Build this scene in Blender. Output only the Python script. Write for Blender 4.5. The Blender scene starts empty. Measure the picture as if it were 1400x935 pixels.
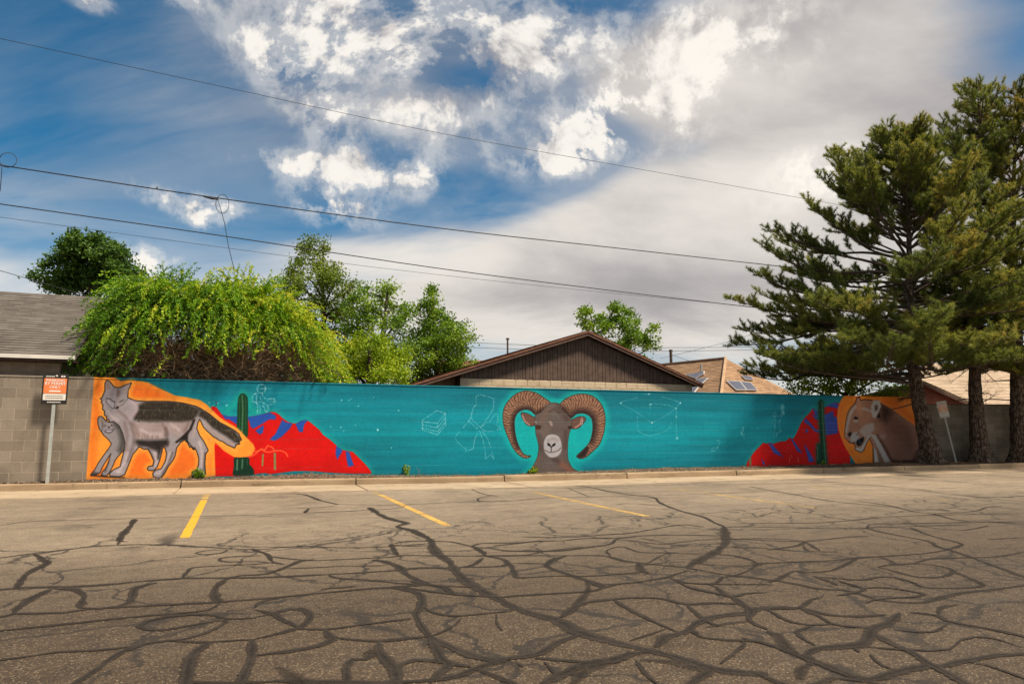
import bpy, bmesh, math, random
import numpy as np
from mathutils import Vector, Matrix
SC = bpy.context.scene
R = math.radians
random.seed(4)
rng = np.random.default_rng(11)

# ------------------------------------------------------------------ camera and wall frame estimated from image coordinates
# metres; z = 0 is the asphalt of the car park; the camera stands at the origin, 1.15 m up.
FPX, CX, CY, EYE = 933.0, 700.0, 467.5, 1.15
PITCH = math.atan((588 - CY) / FPX)
WA = R(21.57)                                  # direction of the mural wall
WD = np.array([math.cos(WA), math.sin(WA), 0.0])
WN = np.array([math.sin(WA), -math.cos(WA), 0.0])
DIST = 15.85                                   # camera to wall plane
def ray(u, v):
    x = (u - CX) / FPX; y = -(v - CY) / FPX
    return np.array([x, math.cos(PITCH) - y * math.sin(PITCH), math.sin(PITCH) + y * math.cos(PITCH)])
def ground(u, v, z=0.0):
    r = ray(u, v); k = (z - EYE) / r[2]
    return np.array([0, 0, EYE]) + k * r
def on_wall(u, v, t=0.0):                      # -> (s, t, z) on a plane parallel to the wall
    r = ray(u, v); k = (t - DIST) / (r @ WN)
    P = np.array([0, 0, EYE]) + k * r
    return float(P @ WD), t, float(P[2])
def at_depth(u, v, Y):
    r = ray(u, v); k = Y / r[1]
    return np.array([0, 0, EYE]) + k * r
def W(s, t, z=0.0):                            # wall frame -> world
    return WD * s + WN * (t - DIST) + np.array([0, 0, z])
def px_of(P):                                  # world -> image pixels
    d = P - np.array([0, 0, EYE])
    x = d[..., 0]; y = d[..., 1]; z = d[..., 2]
    fw = y * math.cos(PITCH) + z * math.sin(PITCH); up = -y * math.sin(PITCH) + z * math.cos(PITCH)
    return CX + FPX * x / fw, CY - FPX * up / fw

# ------------------------------------------------------------------ camera, sun, sky
cam = bpy.data.cameras.new("camera"); camo = bpy.data.objects.new("camera", cam)
SC.collection.objects.link(camo); SC.camera = camo
camo.location = (0, 0, EYE); camo.rotation_euler = (R(90) + PITCH, 0, 0)
cam.sensor_width = 36; cam.lens = FPX / 1400 * 36; cam.clip_start = 0.05; cam.clip_end = 4000

SUN_EL, SUN_AZ = R(60), WA - R(42)             # azimuth measured from +X, a little in front of the wall's line
sund = np.array([math.cos(SUN_EL) * math.cos(SUN_AZ), math.cos(SUN_EL) * math.sin(SUN_AZ), math.sin(SUN_EL)])
sl = bpy.data.lights.new("sun", 'SUN'); slo = bpy.data.objects.new("sun", sl); SC.collection.objects.link(slo)
sl.energy = 3.6; sl.angle = R(8); sl.color = (1.0, 0.85, 0.66)
slo.rotation_euler = Vector(sund).to_track_quat('Z', 'Y').to_euler(); slo.location = (20, 0, 30)

SC.view_settings.view_transform = 'Standard'; SC.view_settings.look = 'None'
SC.view_settings.exposure = 1.12; SC.view_settings.gamma = 1.0
SC.render.engine = 'CYCLES'
SC.cycles.max_bounces = 6; SC.cycles.transparent_max_bounces = 12; SC.cycles.use_denoising = True

class G:
    """tiny node-graph writer"""
    def __init__(s, nt): s.nt = nt; s.L = nt.links
    def n(s, t, **k):
        nd = s.nt.nodes.new(t)
        for a, b in k.items(): setattr(nd, a, b)
        return nd
    def put(s, sock, v):
        if v is None: return
        if isinstance(v, bpy.types.NodeSocket): s.L.new(v, sock)
        else:
            if hasattr(sock.default_value, '__len__') and not hasattr(v, '__len__'): v = [v] * len(sock.default_value)
            if hasattr(v, '__len__') and len(sock.default_value) == 4 and len(v) == 3: v = (*v, 1)
            sock.default_value = v
    def m(s, op, a, b=None, c=None, clamp=False):
        nd = s.n('ShaderNodeMath', operation=op, use_clamp=clamp)
        s.put(nd.inputs[0], a); s.put(nd.inputs[1], b)
        if c is not None: s.put(nd.inputs[2], c)
        return nd.outputs[0]
    def vm(s, op, a, b=None, scale=None):
        nd = s.n('ShaderNodeVectorMath', operation=op)
        s.put(nd.inputs[0], a); s.put(nd.inputs[1], b)
        if scale is not None: s.put(nd.inputs['Scale'], scale)
        return nd.outputs['Value'] if op in ('DOT_PRODUCT', 'LENGTH') else nd.outputs[0]
    def mix(s, f, a, b, bt='MIX'):
        nd = s.n('ShaderNodeMix', data_type='RGBA', blend_type=bt)
        s.put(nd.inputs[0], f); s.put(nd.inputs[6], a); s.put(nd.inputs[7], b)
        return nd.outputs[2]
    def ss(s, x, a, b, lo=0.0, hi=1.0):
        nd = s.n('ShaderNodeMapRange', interpolation_type='SMOOTHSTEP')
        s.put(nd.inputs[0], x); s.put(nd.inputs[1], a); s.put(nd.inputs[2], b); s.put(nd.inputs[3], lo); s.put(nd.inputs[4], hi)
        return nd.outputs[0]
    def noise(s, vec, scale, detail=4, rough=.5, dist=0.0, color=False):
        nd = s.n('ShaderNodeTexNoise'); s.put(nd.inputs['Vector'], vec)
        s.put(nd.inputs['Scale'], scale); s.put(nd.inputs['Detail'], detail); s.put(nd.inputs['Roughness'], rough); s.put(nd.inputs['Distortion'], dist)
        return nd.outputs[1 if color else 0]
    def vor(s, vec, scale, feature='F1', rnd=1.0, out=0):
        nd = s.n('ShaderNodeTexVoronoi', feature=feature); s.put(nd.inputs['Vector'], vec); s.put(nd.inputs['Scale'], scale); s.put(nd.inputs['Randomness'], rnd)
        return nd.outputs[out]
    def xyz(s, v):
        nd = s.n('ShaderNodeSeparateXYZ'); s.put(nd.inputs[0], v); return nd.outputs
    def comb(s, x, y, z=0.0):
        nd = s.n('ShaderNodeCombineXYZ'); s.put(nd.inputs[0], x); s.put(nd.inputs[1], y); s.put(nd.inputs[2], z); return nd.outputs[0]
    def mp(s, v, sc=(1, 1, 1), rot=(0, 0, 0), loc=(0, 0, 0)):
        nd = s.n('ShaderNodeMapping'); s.put(nd.inputs[0], v); nd.inputs[1].default_value = loc; nd.inputs[2].default_value = rot; nd.inputs[3].default_value = sc
        return nd.outputs[0]

wd = bpy.data.worlds.new("World"); SC.world = wd; wd.use_nodes = True
nt = wd.node_tree; nt.nodes.clear(); g = G(nt)
out = g.n('ShaderNodeOutputWorld'); bg = g.n('ShaderNodeBackground'); g.L.new(bg.outputs[0], out.inputs[0])
sky = g.n('ShaderNodeTexSky', sky_type='NISHITA', sun_disc=False, sun_elevation=SUN_EL, sun_rotation=math.pi / 2 - SUN_AZ, altitude=1300, air_density=1.0, dust_density=.6, ozone_density=2.2)
v = g.vm('NORMALIZE', g.n('ShaderNodeTexCoord').outputs['Generated'])
vx, vy, vz = g.xyz(v)[:3]
hsv = g.n('ShaderNodeHueSaturation'); hsv.inputs['Saturation'].default_value = 1.42; hsv.inputs['Value'].default_value = 0.46
hsv.inputs['Hue'].default_value = 0.484
g.L.new(sky.outputs[0], hsv.inputs['Color']); base = hsv.outputs[0]
# domain of the cloud layers: direction, warped a little
warp = g.noise(v, 2.2, 3, .5, color=True)
vw = g.vm('ADD', v, g.vm('SCALE', g.vm('SUBTRACT', warp, (.5, .5, .5)), scale=.16))
zz = g.m('ADD', g.m('MAXIMUM', vz, 0.0), .32)
plane = g.comb(g.m('DIVIDE', vx, zz), g.m('DIVIDE', vy, zz), zz)
fb = g.noise(vw, 10.5, 9, .64)                   # puffs
fb2 = g.noise(g.mp(plane, (1.1, 2.6, 1.0), (0, 0, R(-32))), 1.25, 6, .55, .6)   # streaks
def blob(u, v_, ru, rv, rot=0.0, wgt=1.0):
    c = ray(u, v_); c = c / np.linalg.norm(c)
    r1 = np.cross([0, 0, 1.0], c); r1 = -r1 / np.linalg.norm(r1)      # to the right
    r2 = -np.cross(c, r1)
    if r2[2] < 0: r2 = -r2
    a = R(rot); t1 = (r1 * math.cos(a) + r2 * math.sin(a)) / (ru / FPX); t2 = (-r1 * math.sin(a) + r2 * math.cos(a)) / (rv / FPX)
    d = g.vm('SUBTRACT', v, tuple(c))
    a1 = g.vm('DOT_PRODUCT', d, tuple(t1)); a2 = g.vm('DOT_PRODUCT', d, tuple(t2))
    q = g.m('MULTIPLY_ADD', a1, a1, g.m('MULTIPLY', a2, a2))
    e = g.m('EXPONENT', g.m('MULTIPLY', q, -1.0))
    fr = g.m('GREATER_THAN', g.vm('DOT_PRODUCT', v, tuple(c)), 0.0)
    return g.m('MULTIPLY', g.m('MULTIPLY', e, fr), wgt)
def total(lst):
    t = None
    for b in lst:
        x = blob(*b); t = x if t is None else g.m('ADD', t, x)
    return t
# soft veils and sheets of grey-cream cloud
veil = total([(1180, 90, 330, 150, 12, 1.15), (1230, 260, 300, 120, 0, 1.1), (760, 400, 420, 85, 0, 1.15), (1050, 350, 300, 90, 0, .9),
              (620, 70, 200, 90, 0, .45), (930, 100, 120, 60, 40, .6), (40, 385, 120, 40, 0, .3), (500, 150, 170, 70, -30, .22), (120, 60, 200, 30, -25, .12),
              (420, 330, 120, 30, 0, .35), (1400, 60, 110, 150, 0, -.75), (960, 210, 60, 26, 12, -.45), (790, 215, 170, 48, 12, -1.0), (720, 150, 80, 60, 0, -.4), (250, 190, 330, 140, -15, -.50), (180, 300, 260, 60, 0, -.25),
              (-700, 300, 500, 300, 0, .6)])
ev = g.m('ADD', veil, g.m('MULTIPLY', g.m('SUBTRACT', fb2, .5), 1.3))
back = g.ss(vy, .35, -.2, 0, .62)               # the sheet goes on overhead and behind
ev = g.m('ADD', ev, back)
mveil = g.ss(ev, .05, .95)
low = g.ss(vz, .30, .02, 0, .80)
mveil = g.m('MAXIMUM', mveil, low)
wisp = g.m('MULTIPLY', g.ss(g.m('ADD', fb2, g.m('MULTIPLY', veil, .12)), .33, .68), g.m('ADD', .20, g.m('MULTIPLY', g.ss(total([(620, 150, 420, 200, -15, 1.0), (60, 330, 220, 90, 0, .6)]), 0, 1), .32)))
mveil = g.m('MAXIMUM', mveil, wisp)
gn = g.noise(g.mp(plane, (1, 1.7, 1), (0, 0, R(-25))), 1.5, 6, .6, .3)
dark = total([(900, 395, 190, 45, 0, .45), (650, 100, 70, 40, 10, .8), (1060, 60, 110, 50, 30, .35), (1270, 170, 120, 60, 0, .35), (60, 60, 120, 60, 0, .2), (1390, 100, 60, 80, 0, .5)])
bright = total([(150, 380, 330, 70, 0, .75), (1120, 240, 60, 40, 0, .8), (560, 350, 200, 50, 0, .35), (1000, 110, 100, 50, 0, .55), (880, 260, 160, 40, 0, .3), (1000, 470, 300, 40, 0, .3)])
gt = g.m('ADD', g.m('SUBTRACT', g.m('ADD', gn, .12), g.m('MULTIPLY', dark, .5)), g.m('MULTIPLY', bright, .45))
veilc = g.mix(g.ss(gt, .30, .95), (0.185, 0.174, 0.176), (0.39, 0.367, 0.338))
c1 = g.mix(mveil, g.vm('SCALE', base, scale=0.1), veilc)
# cumulus puffs
cum = total([(610, 60, 175, 85, -12, .68), (440, 45, 110, 60, 0, .42), (580, 160, 90, 36, -25, .55), (760, 50, 80, 50, 0, .38), (420, 115, 80, 24, -28, .62), (440, 172, 60, 24, -28, .62), (440, 231, 85, 17, -3, .95),
             (565, 243, 34, 24, 0, 1.0), (458, 280, 52, 26, -10, 1.1), (283, 296, 28, 16, 0, .9), (228, 270, 50, 15, -10, .55), (198, 358, 36, 22, 0, .85), (320, 284, 40, 10, -5, .5), (455, 215, 60, 12, 10, .3), (125, 4, 22, 10, 0, .6), (260, 4, 30, 9, 0, .5),
             (975, 85, 110, 60, 20, 1.0), (850, 145, 75, 36, 30, 1.1), (880, 120, 50, 26, 10, .6), (805, 186, 70, 24, 8, 1.1), (768, 222, 50, 18, 0, 1.1), (895, 175, 40, 24, 20, .5), (1120, 235, 50, 34, 0, .7), (900, 60, 60, 40, 20, .3), (1110, 265, 90, 26, 0, .4)])
fbd = g.m('ADD', g.m('SUBTRACT', fb, .53), g.m('MULTIPLY', g.m('SUBTRACT', g.noise(vw, 24, 6, .65), .5), .45))
ec = g.m('MULTIPLY', cum, g.m('MULTIPLY_ADD', fbd, 6.0, 1.0))
mc = g.m('MAXIMUM', g.ss(ec, .30, .95), g.m('MULTIPLY', g.ss(ec, .05, .5), .38))
fb3 = g.noise(g.vm('ADD', vw, (.014, -.007, -.022)), 10.5, 7, .62)
lit = g.m('ADD', g.m('MULTIPLY', g.m('SUBTRACT', fb, fb3), 2.2), .72)
lit = g.m('SUBTRACT', lit, g.m('MULTIPLY', dark, .55))
cc = g.mix(g.ss(lit, .25, .85), (0.20, 0.188, 0.19), (0.46, 0.435, 0.40))
c2 = g.mix(g.m('MULTIPLY', mc, .95), c1, cc)
g.put(bg.inputs[0], g.vm('SCALE', c2, scale=10.0)); bg.inputs[1].default_value = 0.1

# ------------------------------------------------------------------ helpers for things and parts
COL = SC.collection
def tag(o, label=None, cat=None, group=None, kind=None):
    if label: o['label'] = label
    if cat: o['category'] = cat
    if group: o['group'] = group
    if kind: o['kind'] = kind
    return o
def thing(name, label, cat, loc=(0, 0, 0), rotz=0.0, group=None):
    o = bpy.data.objects.new(name, None); COL.objects.link(o); o.empty_display_size = .2
    o.location = tuple(loc); o.rotation_euler = (0, 0, rotz)
    return tag(o, label, cat, group)
def link(name, me, parent=None, loc=None, rot=None):
    o = bpy.data.objects.new(name, me); COL.objects.link(o)
    if parent: o.parent = parent
    if loc is not None: o.location = tuple(loc)
    if rot is not None: o.rotation_euler = rot
    return o
def mesh(name, V, F, mat=None, smooth=False, attrs=None):
    """V (n,3); F list/array of faces of one size, or list of mixed tuples"""
    V = np.asarray(V, dtype=np.float32).reshape(-1, 3)
    me = bpy.data.meshes.new(name)
    if isinstance(F, np.ndarray):
        k = F.shape[1]; m = len(F)
        me.vertices.add(len(V)); me.vertices.foreach_set('co', V.ravel())
        me.loops.add(m * k); me.loops.foreach_set('vertex_index', F.astype(np.int32).ravel())
        me.polygons.add(m); me.polygons.foreach_set('loop_start', np.arange(0, m * k, k, dtype=np.int32))
        me.update(calc_edges=True)
    else:
        me.from_pydata(V.tolist(), [], [tuple(f) for f in F]); me.update()
    if smooth: me.polygons.foreach_set('use_smooth', np.ones(len(me.polygons), dtype=bool))
    if attrs:
        for a, d in attrs.items():
            at = me.attributes.new(a, 'FLOAT', 'POINT'); at.data.foreach_set('value', np.asarray(d, dtype=np.float32))
    if mat: me.materials.append(mat)
    return me
class MB:
    def __init__(s): s.V = []; s.F = []
    def add(s, V, F):
        b = len(s.V); s.V += [tuple(map(float, p)) for p in V]; s.F += [tuple(i + b for i in f) for f in F]; return s
    def box(s, a, b, bev=0.0):
        x0, y0, z0 = a; x1, y1, z1 = b
        s.add([(x0, y0, z0), (x1, y0, z0), (x1, y1, z0), (x0, y1, z0), (x0, y0, z1), (x1, y0, z1), (x1, y1, z1), (x0, y1, z1)],
              [(0, 3, 2, 1), (4, 5, 6, 7), (0, 1, 5, 4), (1, 2, 6, 5), (2, 3, 7, 6), (3, 0, 4, 7)]); return s
    def prism(s, pts, d):                       # polygon pts (3D) extruded by vector d
        n = len(pts); P = [np.array(p, float) for p in pts]; d = np.array(d, float)
        s.add(P + [p + d for p in P], [tuple(range(n))[::-1], tuple(range(n, 2 * n))] + [(i, (i + 1) % n, n + (i + 1) % n, n + i) for i in range(n)]); return s
    def tube(s, pts, rad, n=8, cap=True):
        V, F = tube_np([np.array(p, float) for p in pts], rad, n, cap); s.add(V, F); return s
    def me(s, name, mat=None, smooth=False): return mesh(name, s.V, s.F, mat, smooth)
    def obj(s, name, mat, parent=None, smooth=False, loc=None): return link(name, s.me(name, mat, smooth), parent, loc)
def tube_np(P, rad, n=8, cap=True):
    m = len(P); rad = [rad] * m if np.isscalar(rad) else rad
    V = []; F = []; ref = None
    for i in range(m):
        d = P[min(i + 1, m - 1)] - P[max(i - 1, 0)]; d = d / (np.linalg.norm(d) + 1e-9)
        if ref is None:
            ref = np.cross(d, [0, 0, 1.0] if abs(d[2]) < .9 else [1.0, 0, 0])
        ref = ref - d * (ref @ d); ref /= np.linalg.norm(ref) + 1e-9; b = np.cross(d, ref)
        for k in range(n):
            a = 2 * math.pi * k / n; V.append(P[i] + (ref * math.cos(a) + b * math.sin(a)) * rad[i])
    for i in range(m - 1):
        for k in range(n):
            F.append((i * n + k, i * n + (k + 1) % n, (i + 1) * n + (k + 1) % n, (i + 1) * n + k))
    if cap: F.append(tuple(range(n))[::-1]); F.append(tuple(range((m - 1) * n, m * n)))
    return V, F
def bevel_box(name, a, b, w, mat, seg=1):
    bm = bmesh.new(); bmesh.ops.create_cube(bm, size=1)
    for v_ in bm.verts: v_.co = Vector([(a[i] + b[i]) / 2 + v_.co[i] * (b[i] - a[i]) for i in range(3)])
    bmesh.ops.bevel(bm, geom=list(bm.edges), offset=w, segments=seg, affect='EDGES')
    me = bpy.data.meshes.new(name); bm.to_mesh(me); bm.free(); me.materials.append(mat); return me

# ------------------------------------------------------------------ materials
def mat(name, rough=.8, spec=.3):
    m = bpy.data.materials.new(name); m.use_nodes = True
    q = G(m.node_tree); b = m.node_tree.nodes['Principled BSDF']
    b.inputs['Roughness'].default_value = rough; b.inputs['Specular IOR Level'].default_value = spec
    return m, q, b
def bump(q, b, h, strength=.4, dist=.01, prev=None):
    nd = q.n('ShaderNodeBump'); nd.inputs['Strength'].default_value = strength; nd.inputs['Distance'].default_value = dist
    q.put(nd.inputs['Height'], h)
    if prev: q.L.new(prev, nd.inputs['Normal'])
    q.L.new(nd.outputs[0], b.inputs['Normal']); return nd.outputs[0]
def objc(q, ob=None):
    t = q.n('ShaderNodeTexCoord')
    if ob: t.object = ob
    return t.outputs['Object']
def pos(q): return q.n('ShaderNodeNewGeometry').outputs['Position']
def simple(name, col, rough=.75, var=.15, scale=6, spec=.3, bmp=.2, metal=0.0):
    m, q, b = mat(name, rough, spec); p = objc(q)
    n1 = q.noise(p, scale, 6, .6)
    c = q.mix(q.ss(n1, .3, .7), tuple(x * (1 - var) for x in col), tuple(min(1, x * (1 + var)) for x in col))
    q.put(b.inputs['Base Color'], c); b.inputs['Metallic'].default_value = metal
    if bmp: bump(q, b, q.noise(p, scale * 8, 4, .6), bmp, .01)
    return m

def asphalt_color(q, p):
    """weathered asphalt; p in world metres"""
    pw = q.mp(p, rot=(0, 0, -WA))                         # x along the wall, y away from the viewer
    wy = q.xyz(pw)[1]
    big = q.noise(q.mp(pw, (.10, .22, 1)), 1.0, 5, .6)
    mid = q.noise(q.mp(pw, (.5, 1.7, 1)), 1.0, 6, .65)
    agg = q.noise(p, 62, 4, .8)
    cell = q.vor(p, 150, out=1)                            # coloured aggregate
    cv = q.xyz(cell)[0]
    bay = q.ss(q.m('ADD', wy, q.m('MULTIPLY', q.m('SUBTRACT', mid, .5), 3.0)), 4.4, 9.6)   # dusty, bleached parking bays; foreground vignette darkening also painted into the aisle
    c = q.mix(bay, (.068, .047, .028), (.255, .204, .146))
    c = q.mix(q.ss(big, .35, .68), q.vm('SCALE', c, scale=.80), q.vm('SCALE', c, scale=1.16))
    c = q.mix(q.ss(mid, .42, .72, 0, .6), c, q.vm('SCALE', c, scale=.62))
    m2 = q.noise(q.mp(pw, (5, 9, 1)), 1.0, 6, .7); c = q.mix(q.ss(m2, .35, .65, 0, .9), q.vm('SCALE', c, scale=.80), q.vm('SCALE', c, scale=1.18))
    st_ = q.noise(q.mp(pw, (.25, 3.2, 1)), 1.0, 5, .6); c = q.mix(q.ss(st_, .54, .70, 0, .5), c, q.vm('SCALE', c, scale=.60))
    sx = q.xyz(pw)[0]; bayc = q.m('ABSOLUTE', q.m('SUBTRACT', q.m('FRACT', q.m('DIVIDE', q.m('ADD', sx, .5), 2.82)), .5)); oil = q.m('MULTIPLY', q.ss(bayc, .22, .02), q.ss(wy, 7.6, 10.0)); c = q.mix(q.m('MULTIPLY', oil, q.ss(q.noise(pw, 1.7, 5, .65), .38, .66, 0, .50)), c, (.055, .045, .036))
    c = q.mix(q.ss(agg, .38, .64), q.vm('SCALE', c, scale=.55), q.vm('SCALE', c, scale=1.42))
    c = q.mix(q.ss(cv, .86, .98, 0, .55), c, (.30, .24, .16))     # pale stones
    c = q.mix(q.ss(cv, .18, .06, 0, .6), c, (.035, .03, .026))
    stain = q.noise(q.mp(pw, (.9, 1.2, 1)), 1.3, 4, .55)
    c = q.mix(q.ss(stain, .60, .74, 0, .55), c, (.05, .043, .035))
    return c, agg, cv, pw, wy, mid
def make_asphalt():
    m, q, b = mat('asphalt', .82, .35); p = pos(q)
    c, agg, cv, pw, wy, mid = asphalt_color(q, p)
    # hairline cracking of the drive aisle
    wv = q.vm('ADD', p, q.vm('SCALE', q.vm('SUBTRACT', q.noise(p, 1.6, 5, .6, color=True), (.5, .5, .5)), scale=.75))
    wv = q.vm('ADD', wv, q.vm('SCALE', q.vm('SUBTRACT', q.noise(p, 14, 3, .6, color=True), (.5, .5, .5)), scale=.07))
    flat = q.vm('MULTIPLY', wv, (1, 1, 0))
    e1 = q.vor(flat, .85, 'DISTANCE_TO_EDGE'); e2 = q.vor(flat, 2.3, 'DISTANCE_TO_EDGE')
    reg = q.ss(q.noise(p, .45, 3, .5), .26, .46); reg2 = q.ss(q.noise(q.vm('ADD', p, (31, 7, 0)), .5, 3, .5), .44, .56)
    aisle = q.ss(wy, 9.2, 8.0)
    px = q.xyz(pw)[0]; rt = q.ss(px, -1.5, 3.0, .35, 1)
    k1 = q.m('MULTIPLY', q.m('MULTIPLY', q.ss(e1, .024, .005), reg), aisle)
    k2 = q.m('MULTIPLY', q.m('MULTIPLY', q.ss(e2, .028, .006), reg2), q.m('MULTIPLY', aisle, rt))
    k = q.m('MAXIMUM', q.m('MULTIPLY', k1, .8), q.m('MULTIPLY', k2, .8))
    c = q.mix(k, c, (.018, .015, .012))
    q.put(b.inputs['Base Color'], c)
    h = q.m('SUBTRACT', q.m('ADD', agg, q.m('MULTIPLY', cv, .5)), q.m('MULTIPLY', k, 2.0))
    bump(q, b, h, .55, .006)
    q.put(b.inputs['Roughness'], q.ss(mid, .3, .7, .68, .88))
    return m
def make_tar():
    m, q, b = mat('crack_sealant', .78, .2); p = pos(q)
    at = q.n('ShaderNodeAttribute', attribute_name='core').outputs['Fac']
    al = q.n('ShaderNodeAttribute', attribute_name='wear').outputs['Fac']
    n1 = q.noise(p, 28, 5, .7); n2 = q.noise(p, 2.5, 4, .6)
    a = q.ss(q.m('ADD', at, q.m('MULTIPLY', q.m('SUBTRACT', n1, .5), 1.9)), .26, .78)
    a = q.m('MULTIPLY', a, q.ss(q.m('ADD', n2, q.m('MULTIPLY', at, .2)), .28, .62, .45, .90)); a = q.m('MULTIPLY', a, al)
    deep = q.ss(q.m('ADD', at, q.m('MULTIPLY', q.m('SUBTRACT', n1, .5), .7)), .80, .98)
    c = q.mix(deep, (.034, .027, .021), (.017, .014, .011)); c = q.mix(q.ss(q.noise(p, 5, 5, .7), .45, .7, 0, .6), c, (.048, .038, .029))
    q.put(b.inputs['Base Color'], c); q.put(b.inputs['Alpha'], a)
    bump(q, b, q.noise(p, 60, 3, .6), .3, .004)
    return m
def make_paint():
    m, q, b = mat('yellow_stripe_paint', .7, .3); p = pos(q)
    at = q.n('ShaderNodeAttribute', attribute_name='wear').outputs['Fac']
    n1 = q.noise(p, 40, 5, .75); n2 = q.noise(p, 3.0, 4, .6)
    w = q.m('ADD', at, q.m('ADD', q.m('MULTIPLY', q.m('SUBTRACT', n1, .5), 1.5), q.m('MULTIPLY', q.m('SUBTRACT', n2, .5), .9)))
    a = q.ss(w, .30, .62)
    fade = q.ss(at, .35, .95)
    q.put(b.inputs['Base Color'], q.mix(fade, (.46, .33, .12), (.62, .30, .012))); q.put(b.inputs['Alpha'], a)
    bump(q, b, q.noise(p, 95, 3, .7), .4, .004)
    return m
def make_concrete(name, ca, cb, stain=(.10, .075, .05)):
    m, q, b = mat(name, .85, .25); p = pos(q)
    n1 = q.noise(p, 1.1, 6, .65); n2 = q.noise(p, 60, 4, .7); n3 = q.noise(q.mp(p, (1, 1, 5)), 2.3, 5, .7)
    c = q.mix(q.ss(n1, .3, .7), ca, cb)
    c = q.mix(q.ss(n3, .54, .72, 0, .75), c, stain); n4 = q.noise(q.mp(p, (3, 3, 1)), 2.0, 6, .7); c = q.mix(q.ss(n4, .62, .70, 0, .6), c, stain)
    c = q.mix(q.ss(n2, .42, .65, 0, .35), c, q.vm('SCALE', c, scale=.6))
    q.put(b.inputs['Base Color'], c); bump(q, b, n2, .4, .006); return m
def make_dirt():
    m, q, b = mat('dirt', .95, .1); p = pos(q)
    n1 = q.noise(p, 2.2, 6, .7); n2 = q.noise(p, 38, 5, .75); cv = q.xyz(q.vor(p, 42, out=1))[0]
    c = q.mix(q.ss(n1, .35, .65), (.075, .050, .032), (.15, .11, .075))
    c = q.mix(q.ss(n2, .4, .65, 0, .8), c, (.045, .030, .020)); c = q.mix(q.ss(cv, .86, .95, 0, .7), c, (.36, .32, .26))
    q.put(b.inputs['Base Color'], c); bump(q, b, n2, .8, .02); return m
def make_leaf(name, stops, transl=.32, rough=.55, attr='tint', dead=None):
    m, q, b = mat(name, rough, .25)
    t = q.n('ShaderNodeAttribute', attribute_name=attr).outputs['Fac']
    rp = q.n('ShaderNodeValToRGB'); e = rp.color_ramp.elements
    while len(e) < len(stops): e.new(.5)
    for i, (x, c) in enumerate(stops): e[i].position = x; e[i].color = (*c, 1)
    q.put(rp.inputs[0], t)
    q.put(b.inputs['Base Color'], rp.outputs[0])
    tr = q.n('ShaderNodeBsdfTranslucent'); q.put(tr.inputs[0], q.vm('MULTIPLY', rp.outputs[0], (1.35, 1.25, .7)))
    mx = q.n('ShaderNodeMixShader'); mx.inputs[0].default_value = transl
    o = m.node_tree.nodes['Material Output']
    q.L.new(b.outputs[0], mx.inputs[1]); q.L.new(tr.outputs[0], mx.inputs[2]); q.L.new(mx.outputs[0], o.inputs[0])
    return m
def make_bark(name, ca, cb, sc=1.0):
    m, q, b = mat(name, .9, .15); p = objc(q)
    pp = q.mp(p, (1, 1, .22)); w = q.vm('ADD', pp, q.vm('SCALE', q.noise(p, 6 * sc, 3, .6, color=True), scale=.06))
    n1 = q.vor(w, 16 * sc, 'DISTANCE_TO_EDGE'); n2 = q.noise(p, 9 * sc, 6, .7)
    c = q.mix(q.ss(n1, .02, .20), tuple(x * .25 for x in ca), ca); c = q.mix(q.ss(n2, .45, .7, 0, .7), c, cb)
    q.put(b.inputs['Base Color'], c); bump(q, b, q.m('ADD', q.ss(n1, 0, .25), q.m('MULTIPLY', n2, .5)), .9, .03); return m
def make_shingle(name, ca, cb, cc, ob=None):
    m, q, b = mat(name, .9, .15); p = objc(q)
    x, y, z = q.xyz(p)[:3]
    row = q.m('FLOOR', q.m('DIVIDE', z, .058)); off = q.n('ShaderNodeTexWhiteNoise', noise_dimensions='1D'); q.put(off.inputs['W'], row)
    cx = q.m('FLOOR', q.m('ADD', q.m('DIVIDE', x, .26), q.m('MULTIPLY', off.outputs[0], 7)))
    wn = q.n('ShaderNodeTexWhiteNoise', noise_dimensions='2D'); q.put(wn.inputs['Vector'], q.comb(cx, row))
    c = q.mix(wn.outputs[0], ca, cb); c = q.mix(q.ss(q.noise(p, .9, 5, .6), .45, .72, 0, .6), c, cc)
    c = q.mix(q.ss(q.noise(p, 90, 3, .7), .4, .7, 0, .5), c, q.vm('SCALE', c, scale=.6))
    q.put(b.inputs['Base Color'], c); bump(q, b, q.noise(p, 80, 3, .7), .4, .006); return m

M = {}
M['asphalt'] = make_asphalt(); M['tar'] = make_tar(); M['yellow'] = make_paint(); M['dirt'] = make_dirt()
M['kerb'] = make_concrete('kerb_concrete', (.27, .195, .12), (.36, .27, .175)); M['gutter'] = make_concrete('gutter_concrete', (.30, .235, .16), (.40, .32, .225))
M['bark'] = make_bark('pine_bark', (.13, .092, .066), (.27, .225, .18)); M['bark2'] = make_bark('grey_bark', (.11, .085, .06), (.2, .17, .13), 2)
M['twig'] = simple('dry_twig', (.25, .165, .10), .85, .4, 8); M['dark_twig'] = simple('dead_branch', (.085, .062, .048), .85, .35, 8)
M['black'] = simple('black_paint', (.02, .018, .018), .45, .1, 5, .4, 0); M['orange'] = simple('orange_sign_sheet', (.78, .21, .065), .5, .08, 5, .4, 0)
M['salmon_sheet'] = simple('faded_orange_sign_sheet', (.70, .36, .22), .5, .08, 5, .4, 0)
M['white'] = simple('white_sign_sheet', (.74, .71, .66), .5, .06, 5, .4, 0); M['galv'] = simple('galvanised_steel', (.42, .45, .43), .5, .15, 9, .5, .1, .35)
M['ink'] = simple('grey_ink', (.12, .11, .11), .6, .05, 5, .3, 0)
M['cable'] = simple('cable_sheath', (.018, .018, .02), .6, .1, 4, .3, 0); M['wood'] = simple('brown_board_paint', (.105, .072, .058), .75, .25, 5, .25, .3)
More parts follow.
